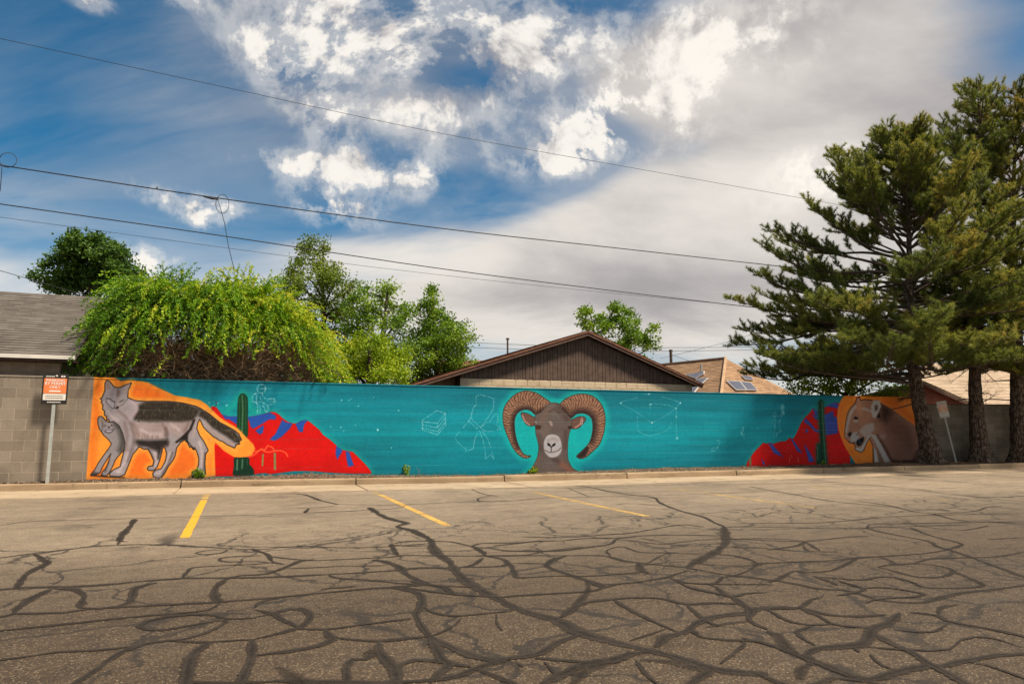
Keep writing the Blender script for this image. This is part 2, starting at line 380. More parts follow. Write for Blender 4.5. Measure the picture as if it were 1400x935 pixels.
M['fascia'] = simple('brown_fascia', (.115, .066, .050), .7, .2, 5, .3, .25); M['cream'] = make_concrete('cream_block', (.52, .42, .29), (.62, .51, .37), (.34, .25, .16))
M['gutter_white'] = simple('white_gutter', (.62, .60, .56), .5, .1, 3, .4, 0); M['dark_soffit'] = simple('dark_soffit', (.05, .032, .022), .85, .3, 4)
M['shingle_grey'] = make_shingle('grey_shingle', (.105, .094, .084), (.160, .145, .130), (.075, .067, .060))
M['shingle_brown'] = make_shingle('brown_shingle', (.25, .155, .092), (.38, .25, .155), (.20, .12, .075)); M['shingle_red'] = make_shingle('redbrown_shingle', (.16, .075, .05), (.25, .125, .08), (.12, .06, .04))
M['shingle_beige'] = make_shingle('beige_shingle', (.42, .33, .24), (.52, .42, .32), (.36, .27, .20)); M['salmon'] = simple('salmon_render', (.56, .21, .15), .85, .14, 2, .2, .2)
M['panel'] = simple('solar_glass', (.10, .10, .125), .22, .1, 4, .6, 0); M['panel_frame'] = simple('panel_frame', (.55, .55, .56), .4, .05, 3, .5, 0)
M['brick'] = simple('red_brick', (.24, .075, .05), .85, .2, 8)
M['pebble'] = simple('pebble', (.12, .088, .06), .9, .4, 9)
M['needle_litter'] = simple('dry_needles', (.17, .095, .05), .9, .4, 6)

# ------------------------------------------------------------------ ground, car park, kerb
KS = [-60, -8, -4, -1, 2.2, 4.3, 8, 12.5, 18, 23, 60]; KT = [.1, .12, .20, .47, .99, 1.28, 1.52, 1.62, 1.66, 1.78, 2.2]
GT = [1.7, 1.75, 1.86, 1.98, 2.42, 2.72, 2.88, 2.93, 2.86, 2.95, 3.3]
kt = lambda s: float(np.interp(s, KS, KT)); gt_ = lambda s: float(np.interp(s, KS, GT))
def strip(name, S, ta, tb, za, zb, m, nt_=1, jit=0.0):
    V = []; F = []; n = nt_ + 1
    for s in S:
        for j in range(n):
            f = j / nt_; t = ta(s) * (1 - f) + tb(s) * f; z = za * (1 - f) + zb * f
            V.append(W(s, t, z + (random.uniform(-jit, jit) if 0 < j < nt_ else 0)))
    for i in range(len(S) - 1):
        for j in range(nt_): F.append((i * n + j, (i + 1) * n + j, (i + 1) * n + j + 1, i * n + j + 1)[::-1])
    return mesh(name, V, F, m)
gm = simple('yard_soil', (.12, .10, .06), .95, .3, .6)
o = link('ground', mesh('ground', [(-1500, -1500, -.03), (1500, -1500, -.03), (1500, 1500, -.03), (-1500, 1500, -.03)], [(0, 1, 2, 3)], gm)); tag(o, kind='structure')
SS = np.linspace(-60, 60, 121)
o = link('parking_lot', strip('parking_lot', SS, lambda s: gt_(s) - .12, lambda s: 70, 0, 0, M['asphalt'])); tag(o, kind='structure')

kerb = link('kerb', strip('kerb', SS, lambda s: kt(s) - .03, lambda s: kt(s) - .12, .06, .06, M['kerb'])); tag(kerb, kind='structure')
pan = link('concrete_gutter', strip('concrete_gutter', SS, lambda s: kt(s) + .0, lambda s: gt_(s) - .03, -.005, -.008, M['gutter'])); tag(pan, kind='structure')
joints = [-30, -25, -20, -15, -11, -7.5, -4.25, -1.05, 2.33, 5.55, 8.6, 11.75, 14.6, 17.6, 20.6, 23.6, 26.6, 30, 34, 38, 43, 48, 54]
for i in range(len(joints) - 1):
    a, b_ = joints[i] + .012, joints[i + 1] - .012; n = 7; V = []; F = []
    dz = random.uniform(-.006, .006)
    prof = [(.0, -.02), (.006, .10), (.012, .128), (.03, .140), (-.13 + .26, .143), (.15, .0)]   # distance behind the face, height
    for s in np.linspace(a, b_, n):
        for (d, z) in prof: V.append(W(s, kt(s) - d + random.uniform(-.003, .003), z + (dz if z > .05 else 0) + random.uniform(-.002, .002)))
    k = len(prof)
    for q_ in range(n - 1):
        for j in range(k - 1): F.append((q_ * k + j, (q_ + 1) * k + j, (q_ + 1) * k + j + 1, q_ * k + j + 1))
    F.append(tuple(range(k))); F.append(tuple(range((n - 1) * k, n * k))[::-1])
    link('kerb_segment', mesh('kerb_segment', V, F, M['kerb']), kerb)
    V = []; F = []
    for s in np.linspace(a, b_, n):
        w = random.uniform(-.035, .03)
        V += [W(s, kt(s) - .004, .012), W(s, gt_(s) + w, .008), W(s, gt_(s) + w + .004, -.01)]
    for q_ in range(n - 1):
        for j in range(2): F.append((q_ * 3 + j, q_ * 3 + j + 1, (q_ + 1) * 3 + j + 1, (q_ + 1) * 3 + j))
    link('gutter_slab', mesh('gutter_slab', V, F, M['gutter']), pan)

# soil strip between kerb and wall, mounded against the wall
BS = [-60, -14, -4, -2.7, 0, 1.5, 3, 5.3, 8, 10.5, 14, 17, 21.5, 24, 60]; BZ = [.16, .16, .17, .185, .165, .185, .125, .075, .10, .14, .125, .13, .19, .15, .15]
def base_z(s): return np.interp(s, BS, BZ)
def strip_z(s, t):
    f = min(max(t / max(kt(s) - .14, .05), 0), 1); b = float(base_z(s))
    return b + (.132 - b) * f ** (.6 if b > .14 else 3) + .010 * math.sin(s * 7.1 + t * 5) * f * (1 - f) * 4 + .012 * math.sin(s * 2.7 + 1) * math.sin(s * 9.3) * (1 - f)
V = []; F = []; SS2 = np.concatenate([np.linspace(-40, -7, 30), np.linspace(-6.9, 31, 420), np.linspace(31.5, 60, 30)]); nt2 = 9
for s in SS2:
    for j in range(nt2):
        f = j / (nt2 - 1); t = -.03 - (1.6 if s > 20.4 else 0) + (kt(s) - .12 + .03 + (1.6 if s > 20.4 else 0)) * f
        V.append(W(s, t, strip_z(s, max(t, 0)) + (random.uniform(-.014, .016) if 0 < j < nt2 - 1 else random.uniform(-.004, .008))))
for i in range(len(SS2) - 1):
    for j in range(nt2 - 1): F.append((i * nt2 + j, i * nt2 + j + 1, (i + 1) * nt2 + j + 1, (i + 1) * nt2 + j))
o = link('soil_strip', mesh('soil_strip', V, F, M['dirt'], smooth=True)); tag(o, kind='structure')
# litter of pebbles and dry needles on it
V = []; F = []
for i in range(1500):
    s = random.uniform(-5, 27); t = random.uniform(.02, kt(s) - .13) ; r = random.choice([.008, .012, .018, .03])
    if s > 17 and random.random() < .3: r *= .6
    c = W(s, t, strip_z(s, t) + r * .4); b0 = len(V)
    for d in [(1, 0, 0), (0, 1, 0), (-1, 0, 0), (0, -1, 0), (0, 0, .8), (0, 0, -.8)]:
        V.append(c + np.array(d) * r * np.array([random.uniform(.6, 1.3) for _ in range(3)]))
    for a, b_ in ((0, 1), (1, 2), (2, 3), (3, 0)): F += [(b0 + a, b0 + b_, b0 + 4), (b0 + b_, b0 + a, b0 + 5)]
o = link('pebbles', mesh('pebbles', V, F, M['pebble'])); tag(o, 'small stones and crumbs of mortar scattered on the soil strip under the wall', 'pebbles', kind='stuff')
V = []; F = []
for i in range(9000):
    s = random.gauss(21, 3.2) if random.random() < .7 else random.uniform(-4, 26)
    if not -5 < s < 29: continue
    t = random.uniform(.0, kt(s) + (.5 if random.random() < .15 else -.14)); z = strip_z(s, t) + .012 if t < kt(s) - .13 else (.152 if t < kt(s) else .018)
    a = random.uniform(0, 6.28); l = random.uniform(.04, .09); w = .004; d = np.array([math.cos(a), math.sin(a), random.uniform(-.1, .25)]); p_ = np.array([-math.sin(a), math.cos(a), 0])
    c = W(s, t, z); b0 = len(V); V += [c - p_ * w, c + p_ * w, c + d * l]; F.append((b0, b0 + 1, b0 + 2))
o = link('needle_litter', mesh('needle_litter', V, F, M['needle_litter'])); tag(o, 'fallen brown pine needles on the soil and kerb below the pines', 'litter', kind='stuff')

# ------------------------------------------------------------------ sealed cracks (traced courses of poured tar)
def Z(ox, oy, k, *pl): return [[(ox + x / k, oy + y / k) for x, y in p] for p in pl]
TAR = []
def T(ox, oy, w, pts, wear=1.0): TAR.append(([(ox + x / 4, oy + y / 4) for x, y in pts], w, wear))
a = (0, 660)
T(*a, .03, [(-200, 250), (0, 232), (200, 210), (720, 195), (1400, 175), (1660, 165), (1800, 160), (2000, 150)])
T(*a, .13, [(738, 198), (710, 240), (670, 285), (655, 318), (700, 322)]); T(*a, .06, [(655, 318), (640, 340)], .7)
T(*a, .055, [(-300, 450), (0, 410), (230, 380), (500, 350), (640, 340), (900, 338), (1100, 350), (1400, 365), (1550, 352), (1680, 347), (1850, 355), (2100, 350), (2340, 332)])
T(*a, .10, [(190, 388), (240, 420), (258, 440), (160, 490), (120, 530), (90, 570), (80, 582)])
T(*a, .085, [(-300, 590), (0, 585), (100, 575), (400, 568), (600, 556), (760, 540), (1000, 522), (1400, 517), (1800, 500), (2150, 480), (2300, 466), (2550, 460), (2640, 410)])
T(*a, .045, [(1070, 385), (1120, 372), (1240, 366), (1200, 385), (1100, 393), (1068, 386)]); T(*a, .03, [(705, 355), (800, 348)], .7)
T(*a, .045, [(1430, 398), (1250, 405), (1200, 420), (1250, 432), (1400, 430), (1500, 440)])
T(*a, .05, [(1480, 437), (1400, 445), (1200, 455), (1060, 465), (1030, 490), (1000, 520)])
T(*a, .09, [(1180, 560), (1240, 528), (1320, 507), (1460, 498), (1580, 455), (1640, 430), (1720, 420)]); T(*a, .10, [(480, 243), (505, 241)]); T(*a, .02, [(400, 95), (470, 85), (495, 78)], .8)
a = (350, 660)
T(*a, .10, [(210, 60), (270, 65), (350, 95), (450, 118)]); T(*a, .03, [(440, 118), (800, 120), (1100, 105), (1400, 98), (1600, 80), (1830, 78), (2060, 70), (2300, 65), (2600, 55), (2800, 44)])
T(*a, .03, [(180, 138), (290, 138), (450, 125)]); T(*a, .10, [(292, 140), (268, 165)]); T(*a, .02, [(400, 160), (600, 150), (760, 140), (830, 118)])
T(*a, .16, [(620, 135), (680, 175), (740, 200), (820, 220), (775, 240), (850, 260), (900, 285), (950, 310), (962, 345), (990, 390), (1050, 430), (1090, 480), (1150, 530), (1190, 560), (1250, 592), (1400, 675), (1500, 715), (1640, 750), (1780, 820), (2000, 880), (2160, 915), (2300, 950), (2500, 1010), (2650, 1030), (2800, 1042)])
T(*a, .05, [(740, 335), (830, 320), (930, 318), (1080, 325), (1190, 352)]); T(*a, .09, [(740, 335), (760, 370), (778, 395)]); T(*a, .04, [(740, 338), (830, 346), (940, 343)])
T(*a, .08, [(-20, 360), (0, 370), (60, 392), (90, 430), (155, 446)]); T(*a, .05, [(60, 400), (150, 412), (300, 425), (450, 420), (750, 405), (800, 398), (1400, 400), (1600, 372), (1790, 350)])
T(*a, .12, [(640, 420), (700, 432), (780, 460), (820, 500), (880, 530), (945, 552)]); T(*a, .03, [(150, 470), (400, 460), (560, 455), (720, 452)]); T(*a, .06, [(400, 505), (440, 520), (600, 530), (800, 550), (950, 555)])
T(*a, .05, [(1180, 350), (1230, 332), (1400, 328), (1600, 318)]); T(*a, .13, [(1180, 345), (1240, 378), (1252, 402)]); T(*a, .05, [(1200, 350), (1300, 360), (1400, 372), (1650, 372), (1850, 350)])
T(*a, .075, [(1250, 400), (1340, 415), (1372, 435), (1350, 455), (1150, 462)]); T(*a, .03, [(1180, 35), (1240, 60), (1330, 75)]); T(*a, .05, [(1300, 68), (1220, 85), (1240, 102), (1400, 98)])
a = (700, 660)
T(*a, .11, [(350, 15), (430, 25), (520, 45), (640, 65), (770, 80), (810, 110), (880, 140), (960, 165), (1040, 185), (1100, 215), (1160, 240)])
T(*a, .17, [(1160, 240), (1172, 300), (1160, 340), (1100, 385), (1030, 420), (960, 465)], .8)
T(*a, .03, [(-200, 32), (0, 30), (330, 30), (400, 28), (900, 10), (1400, 6), (1800, -5)]); T(*a, .03, [(310, 30), (360, 50), (420, 75)]); T(*a, .03, [(560, 120), (650, 112), (830, 125)])
T(*a, .04, [(50, 295), (300, 298), (560, 280), (650, 275), (880, 235), (960, 230), (1050, 243)]); T(*a, .05, [(-100, 345), (0, 335), (90, 325), (130, 320), (270, 318), (400, 305), (620, 300), (700, 290), (900, 285), (1170, 290)])
T(*a, .075, [(-60, 372), (0, 372), (250, 372), (440, 350), (540, 335), (570, 310), (645, 295)]); T(*a, .09, [(-200, 398), (0, 398), (300, 398), (500, 400), (600, 425), (700, 440), (950, 465), (1150, 500), (1400, 530), (1550, 555), (1680, 580), (1850, 592), (2000, 640), (2100, 652), (2250, 655), (2350, 625), (2500, 596), (2660, 580), (2900, 545)], .85)
T(*a, .10, [(300, 400), (230, 420), (188, 450), (230, 475), (300, 495), (400, 530), (490, 562), (500, 575)], .85); T(*a, .04, [(0, 440), (180, 442)]); T(*a, .06, [(-10, 440), (20, 500), (40, 520), (250, 510), (450, 510), (730, 488)])
T(*a, .12, [(690, 440), (710, 480), (760, 500)], .8); T(*a, .05, [(440, 560), (640, 548), (820, 520), (960, 480)]); T(*a, .05, [(850, 515), (950, 545), (1100, 550), (1150, 515)])
T(*a, .045, [(600, 310), (720, 325), (830, 335), (960, 320), (1080, 310), (1400, 305), (1600, 318)], .8); T(*a, .045, [(540, 400), (520, 370), (600, 350), (700, 380), (900, 385), (1060, 392)], .8)
T(*a, .04, [(1180, 240), (1400, 242), (1540, 245), (1830, 250), (2100, 240), (2500, 230)]); T(*a, .05, [(1180, 350), (1400, 360), (1560, 375)], .8); T(*a, .05, [(1080, 390), (1220, 400), (1330, 440), (1240, 500), (1150, 515), (1110, 550)], .8); T(*a, .045, [(740, 440), (820, 400), (860, 385)], .7)
T(*a, .05, [(700, 300), (900, 340), (1080, 345)], .5); T(*a, .05, [(960, 440), (1250, 455), (1400, 440)], .6)
a = (1050, 660)
T(*a, .045, [(-100, 20), (0, 40), (150, 65), (350, 100), (600, 125), (700, 130)]); T(*a, .06, [(480, 98), (620, 118), (700, 132), (800, 158), (900, 170), (1050, 205), (1400, 225), (1600, 245)])
T(*a, .05, [(400, 0), (550, 12), (800, 35), (1000, 62), (1400, 105), (1700, 140)]); T(*a, .03, [(880, 170), (1000, 165), (1130, 155), (1200, 135), (1280, 128)]); T(*a, .03, [(-200, 225), (0, 220), (240, 220), (460, 205), (620, 190), (860, 178), (1400, 168)])
T(*a, .05, [(540, 245), (580, 228), (800, 222), (1200, 215), (1400, 212)]); T(*a, .08, [(540, 248), (600, 265), (700, 285), (880, 320), (920, 345), (1000, 370), (1120, 410), (1250, 460), (1400, 515), (1700, 600)], .85)
T(*a, .05, [(780, 245), (860, 280), (950, 305), (1060, 335), (1000, 360), (870, 385), (680, 400), (500, 410), (350, 425), (0, 440), (-100, 440)], .85); T(*a, .06, [(-300, 300), (0, 315), (200, 320), (400, 300), (550, 290)], .8); T(*a, .055, [(210, 320), (160, 345), (0, 370)], .8)
T(*a, .055, [(210, 325), (280, 372)], .8); T(*a, .05, [(190, 340), (230, 372), (400, 378)], .8); T(*a, .08, [(490, 408), (440, 440), (350, 480), (200, 490), (140, 482), (60, 525), (0, 545)], .85)
T(*a, .06, [(610, 405), (680, 430), (700, 447), (800, 440), (900, 415), (1100, 410), (1250, 405), (1400, 378)], .8); T(*a, .055, [(600, 460), (720, 490), (820, 515), (940, 515), (1010, 488), (980, 465), (860, 445), (700, 445), (600, 460)], .85); T(*a, .08, [(1000, 480), (1120, 530), (1180, 562)], .85)
T(*a, .05, [(240, 512), (350, 520), (500, 530), (600, 515), (700, 518), (820, 552)]); T(*a, .07, [(260, 515), (350, 545), (380, 562)]); T(*a, .04, [(780, 225), (850, 240), (1050, 260), (1200, 235)], .8); T(*a, .04, [(1200, 310), (1400, 300)], .8)
T(*a, .03, [(300, 60), (700, 62), (1100, 90)], .5); T(*a, .03, [(100, 50), (450, 40), (900, 38)], .6)
a = (0, 795)
T(*a, .12, [(285, 42), (200, 80), (110, 135), (75, 175)]); T(*a, .05, [(-300, 240), (0, 195), (80, 177), (350, 172), (500, 150), (1000, 125), (1180, 115), (1400, 98), (1500, 90), (1700, 68), (2000, 40), (2150, 30), (2300, 18), (2400, 20), (2600, 30)])
T(*a, .10, [(300, 42), (400, 40), (462, 70), (455, 110), (440, 145)]); T(*a, .075, [(430, 142), (550, 148), (650, 135), (710, 105), (730, 60), (760, 30), (860, 5)])
T(*a, .10, [(1240, 0), (1185, 30), (1175, 80), (1205, 118)]); T(*a, .055, [(1205, 118), (1140, 155), (1000, 170), (800, 187), (500, 218), (0, 270), (-300, 300)])
T(*a, .06, [(1080, 182), (900, 195), (800, 217), (758, 245), (800, 264), (900, 265), (1050, 240), (1200, 215), (1238, 215), (1190, 250), (1080, 295), (950, 322), (850, 330), (720, 362), (620, 412), (530, 480), (400, 560), (330, 600), (200, 700)])
T(*a, .03, [(-300, 470), (0, 430), (150, 410), (300, 388), (550, 375), (720, 357)]); T(*a, .05, [(880, 186), (1100, 180), (1180, 188), (1240, 205), (1400, 200)]); T(*a, .035, [(900, 322), (1100, 332), (1400, 318)])
T(*a, .11, [(1145, 335), (1070, 390), (1045, 470), (1020, 560), (1000, 660)]); T(*a, .10, [(1385, 318), (1362, 440), (1305, 550), (1280, 620)]); T(*a, .07, [(1020, 548), (1200, 556), (1500, 548)])
a = (350, 795)
T(*a, .075, [(120, 92), (60, 102), (15, 118), (0, 140)]); T(*a, .075, [(0, 155), (100, 175), (150, 210), (240, 255)]); T(*a, .06, [(0, 195), (90, 175), (180, 150), (250, 150), (300, 180), (290, 215), (245, 252), (180, 272), (0, 315)])
T(*a, .055, [(240, 258), (380, 262), (550, 240), (850, 205)]); T(*a, .075, [(380, 265), (422, 320), (350, 352), (200, 382), (0, 405)]); T(*a, .11, [(740, 35), (860, 55), (905, 85), (900, 140), (870, 180), (900, 240), (950, 300), (1050, 350), (1200, 410), (1300, 430), (1400, 415), (1530, 395), (1660, 325), (1780, 290)])
T(*a, .06, [(920, 140), (980, 175), (1080, 190), (1200, 180), (1400, 160), (1400, 160)]); T(*a, .05, [(410, 300), (500, 315), (700, 325), (900, 305), (960, 305)]); T(*a, .14, [(680, 330), (672, 380), (720, 430), (765, 480), (765, 560), (750, 640)])
T(*a, .055, [(765, 500), (800, 450), (860, 432), (1000, 435), (1180, 468)]); T(*a, .07, [(660, 400), (600, 425), (530, 425), (490, 470), (500, 560), (480, 640)]); T(*a, .15, [(640, 370), (610, 420)], .6); T(*a, .075, [(960, 310), (990, 380), (1020, 430), (1060, 450), (1000, 500), (950, 555)])
T(*a, .09, [(1400, 420), (1280, 450), (1200, 480), (1050, 530), (760, 552), (490, 552), (100, 540)]); T(*a, .08, [(1200, 480), (1300, 512), (1400, 552), (1500, 600)]); T(*a, .07, [(850, 0), (920, 15), (1030, 30), (1070, 65), (1150, 75), (1330, 88)]); T(*a, .035, [(800, 30), (1000, 60), (1100, 72)])
T(*a, .05, [(355, 42), (430, 35), (550, 26)]); T(*a, .016, [(1315, 180), (1320, 230), (1345, 270)]); T(*a, .016, [(950, 300), (1050, 260), (1120, 200)]); T(*a, .06, [(630, 115), (730, 112)], .4); T(*a, .25, [(120, 470), (200, 520), (260, 560)], .55)
a = (700, 795)
T(*a, .055, [(-60, 88), (0, 80), (250, 65), (420, 55), (490, 38), (600, 10), (720, 3)]); T(*a, .05, [(500, 35), (430, 5)]); T(*a, .09, [(410, -5), (422, 50), (380, 100), (330, 150), (265, 200)], .65)
T(*a, .07, [(270, 195), (330, 150), (400, 115), (560, 95), (700, 88), (820, 92), (950, 122), (1100, 115), (1260, 122)]); T(*a, .05, [(560, 100), (640, 150), (780, 220), (910, 278)]); T(*a, .045, [(960, 130), (1010, 180), (1060, 215), (1130, 248)])
T(*a, .05, [(130, 420), (400, 440), (560, 440), (640, 380)]); T(*a, .11, [(150, 570), (300, 500), (400, 452), (560, 430), (640, 400), (760, 380)], .85); T(*a, .11, [(790, 360), (850, 302), (950, 280), (1000, 240), (1060, 210), (1150, 188), (1300, 170), (1345, 150), (1450, 145), (1560, 145)], .9)
T(*a, .07, [(900, 0), (1000, 40), (1190, 82), (1270, 130), (1312, 160), (1300, 210), (1400, 262)]); T(*a, .05, [(1060, 10), (1120, 30), (1195, 80), (1280, 65), (1400, 60)]); T(*a, .055, [(990, 275), (1040, 305), (1180, 320), (1280, 325), (1400, 340)], .9); T(*a, .12, [(970, 260), (1010, 290)], .9)
T(*a, .06, [(1060, 252), (1180, 230), (1300, 220)], .6); T(*a, .018, [(1250, 325), (1275, 340), (1200, 400), (1140, 450)]); T(*a, .018, [(640, 325), (750, 290), (850, 260)]); T(*a, .02, [(680, 430), (720, 500), (790, 565)]); T(*a, .09, [(700, 430), (860, 440), (1080, 497)], .6)
T(*a, .12, [(1100, 492), (1020, 530), (950, 575)], .85); T(*a, .04, [(900, 5), (1100, 15), (1400, 15), (1430, 20)]); T(*a, .14, [(330, 560), (420, 480), (560, 450)], .6); T(*a, .03, [(20, 440), (60, 470)], .8); T(*a, .02, [(180, 440), (230, 490), (240, 520)])
a = (1050, 795)
T(*a, .055, [(0, 147), (160, 145), (210, 115), (240, 95), (290, 85)]); T(*a, .055, [(160, 140), (250, 160), (340, 185), (500, 192), (650, 182)], .9); T(*a, .055, [(170, 142), (280, 192), (370, 237), (560, 257)], .95)
T(*a, .12, [(720, 172), (665, 225), (570, 260), (550, 300), (500, 345), (280, 368), (220, 400), (232, 460)], .85); T(*a, .045, [(0, 155), (60, 192), (140, 225), (230, 240), (380, 235)]); T(*a, .04, [(230, 245), (155, 275), (190, 320), (250, 352)])
T(*a, .12, [(-140, 310), (0, 345), (100, 382), (220, 420), (300, 452), (450, 512), (560, 535), (700, 495), (880, 460), (940, 462), (1100, 430), (1250, 405), (1400, 398), (1600, 380)], .9); T(*a, .10, [(570, 280), (680, 340), (780, 385), (880, 452), (960, 492), (1060, 555), (1150, 620)], .95)
T(*a, .18, [(0, 270), (50, 290), (80, 340), (160, 395)], .7); T(*a, .06, [(780, 170), (930, 187), (980, 215), (1100, 240), (1250, 267), (1400, 302), (1600, 350)], .95); T(*a, .05, [(935, 185), (945, 145), (1050, 125)], .7); T(*a, .022, [(650, 258), (760, 272), (900, 277), (990, 225)]); T(*a, .022, [(500, 350), (650, 370), (900, 380), (1000, 370), (1070, 318), (1200, 305), (1400, 362)])
T(*a, .12, [(232, 455), (180, 490), (180, 535)], .7); T(*a, .10, [(-60, 500), (60, 555), (150, 580), (280, 560), (350, 528), (450, 535), (650, 560)], .9); T(*a, .05, [(380, 78), (450, 66), (525, 40), (380, -5)]); T(*a, .045, [(520, 38), (650, 35), (860, 70), (820, 82), (600, 96), (530, 118)])
T(*a, .045, [(780, 0), (880, 35), (1150, 30), (1170, 0)], .8); T(*a, .025, [(1500, 560), (1400, 528), (1200, 457), (1090, 440)]); T(*a, .018, [(560, 400), (620, 460), (700, 490)]); T(*a, .02, [(470, 360), (500, 390)])

def catmull(P, step):
    P = [np.array(p, float) for p in P]
    if len(P) == 2: P = [P[0], (P[0] + P[1]) / 2, P[1]]
    Q = [2 * P[0] - P[1]] + P + [2 * P[-1] - P[-2]]; outp = []
    for i in range(1, len(Q) - 2):
        n = max(1, int(np.linalg.norm(Q[i + 1] - Q[i]) / step))
        for k in range(n):
            t = k / n; p0, p1, p2, p3 = Q[i - 1], Q[i], Q[i + 1], Q[i + 2]
            outp.append(.5 * (2 * p1 + (p2 - p0) * t + (2 * p0 - 5 * p1 + 4 * p2 - p3) * t * t + (3 * p1 - p0 - 3 * p2 + p3) * t ** 3))
    outp.append(Q[-2]); return outp
V = []; F = []; core = []; wear = []; cc_ = [0, .75, 1, .75, 0]; oo = [-.75, -.38, 0, .38, .75]
for idx, (pl, w, we) in enumerate(TAR):
    g3 = [ground(max(-400, u), max(v_, 640))[:2] for u, v_ in pl]
    P = catmull(g3, .06); n = len(P); w = (w * .36 + .012) * random.uniform(.85, 1.2)
    z = .0030 + idx * .00002; ph = random.uniform(0, 9); wig = 0.0
    for i in range(n):
        d = P[min(i + 1, n - 1)] - P[max(i - 1, 0)]; d = d / (np.linalg.norm(d) + 1e-9); nn = np.array([-d[1], d[0]])
        wig += random.uniform(-.004, .004); wig *= .92
        ww = w * (.95 + .18 * math.sin(i * .31 + ph) + .10 * math.sin(i * .83 + 2 * ph) + random.uniform(-.2, .2)); e = min(1, (i + .6) / 2, (n - i - .4) / 2); ww *= e * 1.12 + .1
        for o_, c_ in zip(oo, cc_):
            q2 = P[i] + nn * (o_ * ww + wig); V.append((q2[0], q2[1], z)); core.append(c_); wear.append(we)
        if i:
            b0 = len(V) - 10
            for j in range(4): F.append((b0 + j, b0 + 5 + j, b0 + 6 + j, b0 + 1 + j)[::-1])
o = link('crack_sealant', mesh('crack_sealant', V, F, M['tar'], attrs={'core': core, 'wear': wear}))
tag(o, 'network of dark poured tar seams winding over the cracked asphalt', 'tar seams', kind='stuff')

# parking stripes, square to the wall
STR = [(-3.36, 1.95, 7.5, .40, 'yellow parking stripe at the left edge of the picture, mostly out of frame'),
       (-.50, 2.1, 7.5, .82, 'bright yellow parking stripe below the painted fox'),
       (2.40, 2.3, 7.65, .60, 'worn yellow parking stripe below the weed on the teal wall'),
       (5.16, 2.9, 7.8, .52, 'faded broken yellow parking stripe below the painted ram'),
       (8.05, 3.2, 7.8, .43, 'faint yellow parking stripe right of the ram, broken in its middle'),
       (10.9, 3.1, 7.8, .36, 'very faint yellow parking stripe below the red mountain on the right'),
       (13.8, 3.1, 7.8, .32, 'almost worn off yellow parking stripe in front of the painted cougar'),
       (16.7, 3.1, 7.8, .30, 'ghost of a yellow parking stripe right of the cougar, in front of the pines')]
for s, t0, t1, we, lab in STR:
    V = []; F = []; at = []; N_ = 40
    for i in range(N_ + 1):
        t = t0 + (t1 - t0) * i / N_; fw = we * (.62 if t < t0 + (t1 - t0) * .22 else 1)
        jj = random.uniform(-.004, .004)
        for o_ in (-.05, .05): V.append(W(s + o_ + jj, t, .0021)); at.append(fw)
        if i: b0 = len(V) - 4; F.append((b0, b0 + 1, b0 + 3, b0 + 2)[::-1])
    if t0 < 3: pass
    o = link('parking_stripe', mesh('parking_stripe', V, F, M['yellow'], attrs={'wear': at})); tag(o, lab, 'parking line', 'yellow parking stripes square to the kerb')

# ------------------------------------------------------------------ the mural (paint kept as one picture in wall coordinates)
MS0, MS1, MZ = -3.4, 20.8, 2.24
NX, NZ = 2700, 250
gs = MS0 + (np.arange(NX) + .5) / NX * (MS1 - MS0); gz = (np.arange(NZ) + .5) / NZ * MZ
GS, GZ = np.meshgrid(gs, gz)
P3 = GS[..., None] * WD + (-DIST) * WN + GZ[..., None] * np.array([0, 0, 1.0])
U, Vv = px_of(P3)                              # the camera-image pixel of every point of the wall
IMG = np.zeros((NZ, NX, 4))
def fbm(scale_s, scale_z, octv=4, seed=0):
    r = np.random.default_rng(seed); o_ = np.zeros((NZ, NX)); amp = 1; tot = 0
    for k in range(octv):
        ns = max(2, int((MS1 - MS0) / scale_s * 2 ** k) + 2); nz_ = max(2, int(MZ / scale_z * 2 ** k) + 2)
        gr = r.random((nz_, ns)); x = np.linspace(0, ns - 1.001, NX); y = np.linspace(0, nz_ - 1.001, NZ)
        xi = x.astype(int); yi = y.astype(int); fx = x - xi; fy = (y - yi)[:, None]; fx = fx * fx * (3 - 2 * fx); fy = fy * fy * (3 - 2 * fy)
        g_ = gr[yi][:, xi] * (1 - fx) * (1 - fy) + gr[yi][:, xi + 1] * fx * (1 - fy) + gr[yi + 1][:, xi] * (1 - fx) * fy + gr[yi + 1][:, xi + 1] * fx * fy
        o_ += g_ * amp; tot += amp; amp *= .55
    return o_ / tot
def region(pts, pad):
    us = [p[0] for p in pts]; vs = [p[1] for p in pts]
    u0, u1 = min(us) - pad, max(us) + pad
    cols = np.where((U[NZ // 2] >= u0 - 4) & (U[NZ // 2] <= u1 + 4))[0]
    if not len(cols): return None
    return slice(0, NZ), slice(cols[0], cols[-1] + 1)
def segdist(sl, pts, closed):
    u = U[sl]; v_ = Vv[sl]; d = np.full(u.shape, 1e9); arc = np.zeros(u.shape); acc = 0
    n = len(pts)
    for i in range(n if closed else n - 1):
        a_ = np.array(pts[i], float); b_ = np.array(pts[(i + 1) % n], float); ab = b_ - a_; L = np.hypot(*ab) + 1e-9
        t = np.clip(((u - a_[0]) * ab[0] + (v_ - a_[1]) * ab[1]) / L ** 2, 0, 1)
        dd = np.hypot(u - a_[0] - t * ab[0], v_ - a_[1] - t * ab[1]); k = dd < d
        d = np.where(k, dd, d); arc = np.where(k, acc + t * L, arc); acc += L
    return d, arc
def inside(sl, pts):
    u = U[sl]; v_ = Vv[sl]; c = np.zeros(u.shape, bool); n = len(pts)
    for i in range(n):
        (x0, y0), (x1, y1) = pts[i], pts[(i + 1) % n]
        if y0 == y1: continue
        c ^= ((y0 > v_) != (y1 > v_)) & (u < (x1 - x0) * (v_ - y0) / (y1 - y0) + x0)
    return c
